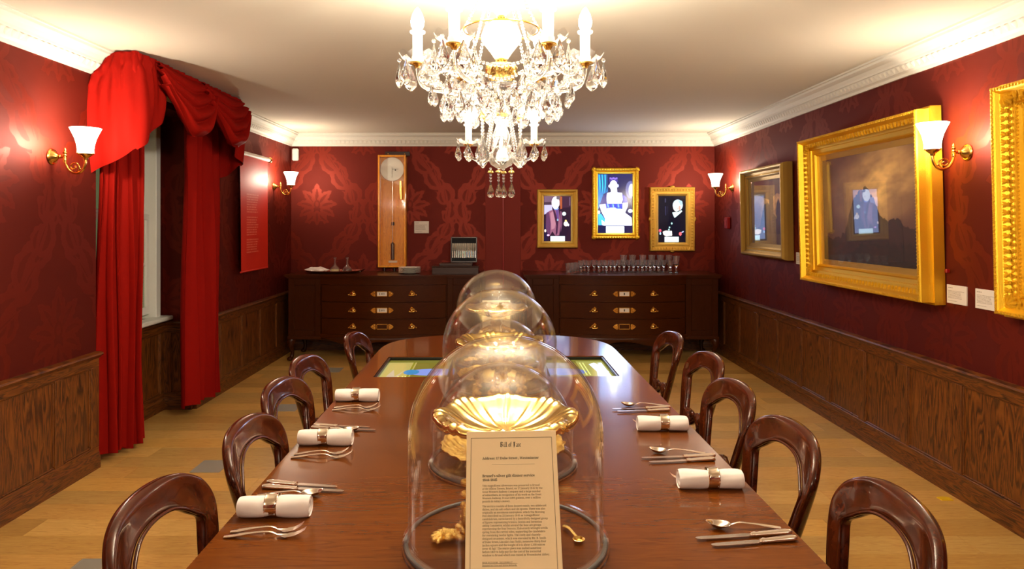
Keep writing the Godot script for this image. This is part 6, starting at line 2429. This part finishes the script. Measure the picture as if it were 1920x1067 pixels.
# ---------------------------------------------------------------- on the back wall
func back_wall_things() -> void:
	var c := at(735.5, 392, 8.14)
	var t := thing("wall_clock", "tall narrow honey-coloured glazed clock case with a round white dial", "clock", Vector3(c.x, 0, BACK))
	var y0 := 0.962 + 0.04
	var y1 := at(0, 291, 8.14).y
	var w := 0.33
	var D := 0.13
	var cs := MB.new()
	span(cs, Vector3(-w / 2, y0, 0.002), Vector3(w / 2, y1, 0.02))
	span(cs, Vector3(-w / 2, y0, 0.002), Vector3(-w / 2 + 0.014, y1, D - 0.02), 0.002)
	span(cs, Vector3(w / 2 - 0.014, y0, 0.002), Vector3(w / 2, y1, D - 0.02), 0.002)
	span(cs, Vector3(-w / 2, y0, 0.002), Vector3(w / 2, y0 + 0.02, D - 0.02), 0.002)
	span(cs, Vector3(-w / 2, y1 - 0.02, 0.002), Vector3(w / 2, y1, D - 0.02), 0.002)
	part("case", cs, M.case, t)
	var dr := MB.new()
	for q in [[-w / 2, -w / 2 + 0.022, y0, y1], [w / 2 - 0.022, w / 2, y0, y1], [-w / 2 + 0.022, w / 2 - 0.022, y0, y0 + 0.022], [-w / 2 + 0.022, w / 2 - 0.022, y1 - 0.022, y1]]:
		span(dr, Vector3(q[0], q[2], D - 0.02), Vector3(q[1], q[3], D), 0.003)
	var door := part("door_frame", dr, M.case, t)
	var gl := MB.new()
	gl.box(Vector3(0, (y0 + y1) / 2, D - 0.008), Vector3(w - 0.042, y1 - y0 - 0.042, 0.003))
	part("door_glass", gl, M.pane, door)
	var hk := MB.new()
	span(hk, Vector3(-0.10, y1 - 0.005, 0.002), Vector3(0.20, y1 + 0.05, 0.03), 0.006)
	part("hanging_board", hk, M.case_dark, t)
	for x in [-0.06, 0.14]:
		var s := MB.new()
		s.ball(Vector3(x, y1 + 0.02, 0.03), Vector3(0.008, 0.008, 0.005), 8, 5)
		part("screw", s, M.brass, t)
	var face := Transform3D(Basis(Vector3(1, 0, 0), PI / 2), Vector3(-0.004, at(0, 317, 8.14).y, 0.075))
	var di := MB.new()
	di.lathe([Vector2(0, -0.01), Vector2(0.142, -0.01), Vector2(0.142, 0.0), Vector2(0.138, 0.004), Vector2(0, 0.004)], 48, face, true)
	var dial := part("dial", di, M.dial, t)
	var ha := MB.new()
	span(ha, Vector3(-0.005, face.origin.y - 0.0015, 0.081), Vector3(0.07, face.origin.y + 0.0015, 0.083))
	span(ha, Vector3(-0.0055, face.origin.y - 0.10, 0.081), Vector3(-0.0025, face.origin.y + 0.02, 0.083))
	part("hands", ha, M.ink_soft, dial)
	var sm := MB.new()
	sm.ball(Vector3(0.035, face.origin.y - 0.012, 0.082), Vector3(0.008, 0.008, 0.003), 10, 6)
	part("winding_hole", sm, M.ink, dial)
	var rod := MB.new()
	rod.tube([Vector3(0.0, face.origin.y - 0.13, 0.06), Vector3(0.0, 1.30, 0.06)], 0.005, 8)
	part("pendulum_rod", rod, M.steel, t)
	var bob := MB.new()
	bob.lathe([Vector2(0, 1.09), Vector2(0.02, 1.09), Vector2(0.022, 1.10), Vector2(0.022, 1.27), Vector2(0.02, 1.285), Vector2(0.006, 1.30), Vector2(0, 1.30)], 20, Transform3D(Basis(), Vector3(0, 0, 0.06)), true)
	part("mercury_bob", bob, metal(Color(0.45, 0.42, 0.40), 0.3), t)
	var wt := MB.new()
	wt.tube([Vector3(0.10, face.origin.y - 0.14, 0.07), Vector3(0.10, face.origin.y - 0.36, 0.07)], 0.02, 14)
	part("brass_weight", wt, M.brass, t)
	var gr := MB.new()
	span(gr, Vector3(-0.015, 1.50, 0.05), Vector3(0.02, 1.54, 0.06), 0.002)
	part("rod_guide", gr, M.ink, t)
	var pq := MB.new()
	span(pq, Vector3(-0.055, y0 + 0.05, 0.02), Vector3(0.05, y0 + 0.075, 0.035), 0.003)
	part("plaque", pq, M.ivory, t)
	for q in [[-0.10], [0.02]]:
		var ft := MB.new()
		ft.tube([Vector3(q[0], 0.958, 0.06), Vector3(q[0], y0 + 0.002, 0.06)], 0.018, 12)
		part("foot", ft, M.case_dark, t)
	# wall label by the clock
	wall_label(at(790.5, 426, 8.22), 0.0, 0.175, 0.145, "white information label on the back wall beside the clock")
	# motion sensor in the corner
	var ms := thing("motion_sensor", "white motion sensor high in the corner under the cornice", "sensor", Vector3(-W + 0.06, at(0, 290, 8.2).y, BACK))
	var sb := MB.new()
	sb.box(Vector3(0, 0, 0.03), Vector3(0.075, 0.145, 0.056), 0.012)
	part("housing", sb, M.plastic, ms)
	var ln := MB.new()
	ln.box(Vector3(0, -0.025, 0.058), Vector3(0.05, 0.06, 0.008), 0.003)
	part("lens", ln, M.white_card, ms)

func wall_label(where: Vector3, turn: float, w: float, h: float, label: String) -> void:
	var t := thing("wall_label", label, "label", where, turn, "white wall labels")
	var bd := MB.new()
	bd.box(Vector3(0, 0, 0.004), Vector3(w, h, 0.008), 0.001)
	part("board", bd, M.white_card, t)
	var rows := [[14, 60, 18, 6]]
	for k in 7:
		rows.append([14, 180 - (k * 37) % 40, 44 + k * 10, 4])
	rows.append([14, 110, 128, 4])
	part("print", face_panel(w - 0.004, h - 0.004, 0.0083), print_lines(200, 150, Color(0.86, 0.82, 0.78), Color(0.55, 0.50, 0.45), rows), t)

# ---------------------------------------------------------------- on the sideboards
func glass_profile(kind: int) -> Array:
	if kind == 0:   # wine glass with a knopped stem
		return [Vector2(0, 0), Vector2(0.033, 0), Vector2(0.033, 0.003), Vector2(0.012, 0.010), Vector2(0.008, 0.02), Vector2(0.013, 0.032), Vector2(0.016, 0.045), Vector2(0.009, 0.060), Vector2(0.014, 0.068), Vector2(0.028, 0.085), Vector2(0.034, 0.11), Vector2(0.034, 0.145), Vector2(0.032, 0.145), Vector2(0.031, 0.11), Vector2(0.024, 0.088), Vector2(0, 0.078)]
	if kind == 1:   # tall goblet
		return [Vector2(0, 0), Vector2(0.036, 0), Vector2(0.036, 0.003), Vector2(0.012, 0.012), Vector2(0.009, 0.03), Vector2(0.014, 0.045), Vector2(0.009, 0.060), Vector2(0.018, 0.075), Vector2(0.030, 0.10), Vector2(0.036, 0.14), Vector2(0.042, 0.195), Vector2(0.040, 0.195), Vector2(0.033, 0.14), Vector2(0.026, 0.102), Vector2(0, 0.085)]
	return [Vector2(0, 0), Vector2(0.026, 0), Vector2(0.028, 0.004), Vector2(0.038, 0.115), Vector2(0.036, 0.115), Vector2(0.025, 0.014), Vector2(0, 0.012)]

func nth(k: int) -> String:
	return ["first", "second", "third", "fourth", "fifth", "sixth", "seventh", "eighth", "ninth", "tenth", "eleventh", "twelfth", "thirteenth", "fourteenth", "fifteenth", "sixteenth", "seventeenth", "eighteenth", "nineteenth", "twentieth", "twenty-first", "twenty-second"][k]

func sideboard_things() -> void:
	var y := 0.958
	# glasses on the right-hand board
	var kinds := [["wine_glass", "short knop-stemmed wine glass under the portrait screens, %s from the tumblers", "short wine glasses on the sideboard"], ["goblet", "tall flared goblet by the wine glasses, %s from the tumblers", "tall goblets on the sideboard"], ["tumbler", "small tapered tumbler at the end of the glasses, %s from the painted strip", "tumblers on the sideboard"]]
	var src := []
	for k in 3:
		var mb := MB.new()
		mb.lathe(glass_profile(k), 16, Transform3D(), true)
		src.append(mb.mesh())
	var lists := [
		[1089.7, 1096, 1103.4, 1114, 1123.5, 1131, 1137.5, 1145.6, 1152.6, 1161.5, 1170, 1179.6, 1188, 1196.6, 1204.4, 1211.7, 1219, 1227, 1234.7, 1244, 1257],
		[1169, 1186, 1205, 1222, 1238, 1254, 1268],
		[1066, 1072.5, 1077.5, 1083]]
	for k in 3:
		for n in lists[k].size():
			var d: float = 7.78 + 0.10 * (n % 2) if k == 0 else (8.05 + 0.03 * (n % 2) if k == 1 else 7.70 + 0.085 * n)
			if k == 1 and n == 6:
				d = 7.80
			if k == 1 and n < 6:
				d = 8.04
			solo(kinds[k][0], kinds[k][1] % nth(n), "glass", src[k], M.glassware, Vector3((lists[k][n] - VX) * d / F, y, -d), kinds[k][2])
	# oval salver with napkins and decanters
	var c := at(626, 0, 7.84)
	var tr := MB.new()
	var oval := func(p: Vector3, a: float) -> Vector3:
		var r := Vector2(p.x, p.z).length()
		var k := 1.0 + (0.02 * cos(a * 12.0) if r > 0.13 else 0.0)
		return Vector3(p.x * 2.15 * k, p.y + (0.02 * pow(absf(cos(a)), 8.0) if r > 0.15 else 0.0), p.z * k)
	tr.lathe([Vector2(0, 0.0), Vector2(0.12, 0.0), Vector2(0.145, 0.010), Vector2(0.163, 0.022), Vector2(0.168, 0.026), Vector2(0.162, 0.028), Vector2(0.145, 0.015), Vector2(0.12, 0.005), Vector2(0, 0.005)], 60, Transform3D(), true, oval)
	var tray := thing("silver_salver", "oval silver tray with scalloped rim holding decanters and folded cloth", "tray", Vector3(c.x, y, -7.84))
	part("salver", tr, M.silver_chased, tray)
	var dec := MB.new()
	dec.lathe([Vector2(0, 0), Vector2(0.052, 0), Vector2(0.055, 0.008), Vector2(0.054, 0.035), Vector2(0.045, 0.058), Vector2(0.02, 0.08), Vector2(0.013, 0.10), Vector2(0.011, 0.15), Vector2(0.02, 0.168), Vector2(0.022, 0.172), Vector2(0.016, 0.17), Vector2(0.008, 0.15), Vector2(0.009, 0.10), Vector2(0.016, 0.078), Vector2(0.04, 0.055), Vector2(0.049, 0.033), Vector2(0.049, 0.008), Vector2(0, 0.006)], 24, Transform3D(), true)
	var dm: Mesh = dec.mesh()
	for e in [[628.0, "amber", Color(0.85, 0.78, 0.55), "glass decanter of pale drink on the silver tray, next to the folded cloth"], [651.0, "dark", Color(0.25, 0.10, 0.09), "glass decanter of dark drink on the silver tray"]]:
		var d := thing("decanter", e[3], "decanter", Vector3((e[0] - VX) * 7.82 / F, y + 0.005, -7.82), 0, "decanters on the silver tray")
		part("glass", dm, M.glassware, d)
		var li := MB.new()
		li.lathe([Vector2(0, 0.0065), Vector2(0.0485, 0.0085), Vector2(0.0485, 0.033), Vector2(0.046, 0.04), Vector2(0, 0.04)], 24, Transform3D(), true)
		part("drink", li, plain(e[2], 0.15), d)
	var cl := MB.new()
	var rows := []
	for k in 14:
		var row := PackedVector3Array()
		for q in 26:
			var a := TAU * q / 26
			var s := sin(PI * (k + 0.15) / 13.3)
			var lump := 1.0 + 0.25 * sin(a * 3.0 + k) + 0.15 * sin(a * 5.0 - k * 1.7)
			row.append(Vector3((k - 6.5) * 0.022, maxf(0.0, 0.030 + 0.030 * s * sin(a) * lump), 0.055 * s * cos(a) * lump))
		rows.append(row)
	cl.grid(rows, true, false, true)
	solo("folded_cloth", "crumpled white cloth lying on the silver tray", "cloth", cl, M.linen, Vector3((594.0 - VX) * 7.84 / F, y + 0.0052, -7.84))
	for e in [[665.0, 0.02, "small lidded silver pot by the dark decanter"], [673.0, -0.01, "small lidded silver pot close to the rim end"], [612.0, 0.06, "small cut-glass salt by the pale decanter"]]:
		var sm := MB.new()
		sm.lathe([Vector2(0, 0), Vector2(0.014, 0), Vector2(0.02, 0.012), Vector2(0.018, 0.022), Vector2(0.006, 0.028), Vector2(0, 0.034)], 14, Transform3D(), true)
		solo("small_pot", e[2] + " on the tray", "pot", sm, M.silver if e[0] > 640 else M.glassware, Vector3((e[0] - VX) * 7.8 / F, y + (0.0055 if e[0] < 640 else 0.006), -7.8 + e[1]), "small pieces on the silver tray")
	# stack of plates
	var pl := MB.new()
	pl.lathe([Vector2(0, 0), Vector2(0.07, 0), Vector2(0.075, 0.003), Vector2(0.125, 0.012), Vector2(0.126, 0.0142), Vector2(0.08, 0.008), Vector2(0, 0.006)], 40, Transform3D(), true)
	var pm: Mesh = pl.mesh()
	for k in 6:
		solo("dinner_plate", "white china dinner plate in the stack beside the clock, %s from the bottom" % nth(k), "plate", pm, M.ceramic, Vector3((768.0 - VX) * 7.75 / F, y + 0.0115 * k, -7.75), "stack of white plates")
	# wooden box and, on it, an open canteen of knives
	var bx := MB.new()
	span(bx, Vector3(-0.26, 0, -0.13), Vector3(0.26, 0.078, 0.13), 0.004)
	var box := thing("wooden_box", "flat dark wooden box on the sideboard under the knife case", "box", Vector3((855.0 - VX) * 7.75 / F, y, -7.75))
	part("body", bx, M.case_dark, box)
	var ld := MB.new()
	span(ld, Vector3(-0.264, 0.078, -0.134), Vector3(0.264, 0.09, 0.134), 0.004)
	part("lid", ld, M.case_dark, box)
	var kc := thing("knife_case", "open dark knife case with its upright lid full of white-handled knives", "case", Vector3((860.0 - VX) * 7.78 / F, y + 0.09, -7.78))
	var b1 := MB.new()
	span(b1, Vector3(-0.21, 0, -0.10), Vector3(0.16, 0.03, 0.12), 0.003)
	part("case_bottom", b1, M.case_dark, kc)
	var lean := Basis(Vector3(1, 0, 0), -0.12)
	var b2 := MB.new()
	b2.box(lean * Vector3(0.055, 0.145, -0.01) + Vector3(0, 0.028, -0.085), Vector3(0.30, 0.29, 0.02), 0.003, lean)
	for q in [[-0.09, 0.145, 0.012, 0.29], [0.20, 0.145, 0.012, 0.29]]:
		b2.box(lean * Vector3(q[0], q[1], 0.012) + Vector3(0, 0.028, -0.085), Vector3(q[2], q[3], 0.03), 0.002, lean)
	b2.box(lean * Vector3(0.055, 0.284, 0.012) + Vector3(0, 0.028, -0.085), Vector3(0.30, 0.012, 0.03), 0.002, lean)
	b2.box(lean * Vector3(0.055, 0.006, 0.012) + Vector3(0, 0.028, -0.085), Vector3(0.30, 0.012, 0.03), 0.002, lean)
	var lid := part("case_lid", b2, M.case_dark, kc)
	var ln := MB.new()
	ln.box(lean * Vector3(0.055, 0.145, 0.002) + Vector3(0, 0.028, -0.085), Vector3(0.278, 0.268, 0.004), 0.0, lean)
	part("lining", ln, M.navy, lid)
	for k in 12:
		var kx := -0.072 + 0.0232 * k
		var kn := thing("cased_knife", "white-handled knife held in the open case lid, %s from the clock side" % nth(k), "knife", kc.position + lean * Vector3(kx, 0.05, 0.0102) + Vector3(0, 0.028, -0.085), 0, "knives in the knife case")
		kn.basis = lean
		var hb := MB.new()
		hb.tube([Vector3(0, 0.085, 0), Vector3(0, 0.11, 0), Vector3(0, 0.165, 0), Vector3(0, 0.17, 0)], [0.0055, 0.006, 0.008, 0.005], 8)
		part("handle", hb, M.ivory, kn)
		var bl := MB.new()
		bl.box(Vector3(0, 0.043, 0), Vector3(0.006, 0.084, 0.003), 0.001)
		part("blade", bl, M.steel, kn)
	var st := MB.new()
	st.box(lean * Vector3(0.055, 0.135, 0.006) + Vector3(0, 0.028, -0.085), Vector3(0.27, 0.012, 0.006), 0.001, lean)
	part("holding_bar", st, M.navy, lid)

# ---------------------------------------------------------------- small things on the long walls
func small_wall_things() -> void:
	# banner
	var p0 := 6.46
	var p1 := 7.24
	var t := thing("hanging_banner", "narrow red printed banner hanging from a clear rod with brass ends", "banner", Vector3(-W, 2.2, -(p0 + p1) / 2), PI / 2)
	var rod := MB.new()
	rod.tube([Vector3(-(p1 - p0) / 2 - 0.02, 0.0, 0.06), Vector3((p1 - p0) / 2 + 0.02, 0.0, 0.06)], 0.022, 14)
	part("rod", rod, M.white_card, t)
	for s in [-1.0, 1.0]:
		var kb := MB.new()
		kb.ball(Vector3(s * ((p1 - p0) / 2 + 0.045), 0, 0.06), Vector3(0.03, 0.032, 0.032), 14, 8)
		kb.tube([Vector3(s * ((p1 - p0) / 2 + 0.03), 0, 0), Vector3(s * ((p1 - p0) / 2 + 0.03), 0, 0.06)], 0.012, 10)
		part("rod_end", kb, M.brass, t)
	var rows := []
	for k in 22:
		rows.append([60, 200 - (22 if k % 7 == 6 else (k * 31) % 26), 150 + k * 10 + (12 if k > 7 else 0) + (10 if k > 15 else 0), 5])
	var pm := print_lines(300, 460, Color(0.80, 0.15, 0.075), Color(0.87, 0.42, 0.33), rows)
	pm.roughness = 0.55
	pm.metallic_specular = 0.35
	var cl := MB.new()
	var g := []
	for k in 13:
		var v := k / 12.0
		var row := PackedVector3Array()
		for q in 14:
			var u := q / 13.0
			row.append(Vector3((u - 0.5) * (p1 - p0) * (1.0 - 0.05 * v), -0.02 - 1.12 * v, 0.062 + 0.006 * sin(u * 5.0 + 2.0 * v)))
		g.append(row)
	cl.grid(g)
	part("cloth", cl, pm, t)
	var hem := MB.new()
	hem.tube([Vector3(-(p1 - p0) * 0.472, -1.14, 0.062), Vector3((p1 - p0) * 0.472, -1.14, 0.062)], 0.008, 8)
	part("hem_bar", hem, M.banner, t)
	# labels and alarms on the painting wall
	var turn := -PI / 2
	wall_label(Vector3(W, at(0, 553, 3.83).y, -3.83), turn, 0.165, 0.105, "white label beside the lower corner of the big landscape frame")
	wall_label(Vector3(W, at(0, 562, 3.60).y, -3.595), turn, 0.165, 0.105, "white label partly behind the frame of the dark painting")
	wall_label(Vector3(W, at(0, 485, 5.83).y, -5.85), turn, 0.15, 0.10, "white label between the small painting and the big landscape")
	var fb := thing("alarm_button", "small red alarm button box under the far wall lamp", "alarm button", Vector3(W, at(0, 418, 7.7).y, -7.70), turn)
	var mb := MB.new()
	mb.box(Vector3(0, 0, 0.02), Vector3(0.10, 0.13, 0.04), 0.008)
	part("box", mb, M.alarm, fb)
	var fc := MB.new()
	fc.box(Vector3(0, 0, 0.042), Vector3(0.06, 0.06, 0.006), 0.002)
	part("button", fc, M.red_bead, fb)
	var rd := MB.new()
	rd.box(Vector3(0, 0, 0.01), Vector3(0.022, 0.022, 0.02), 0.003)
	solo("alarm_sensor", "tiny red security tag on the wall by the big gilt frame", "sensor", rd, M.alarm, Vector3(W - 0.02, at(0, 508, 3.9).y, -3.90))
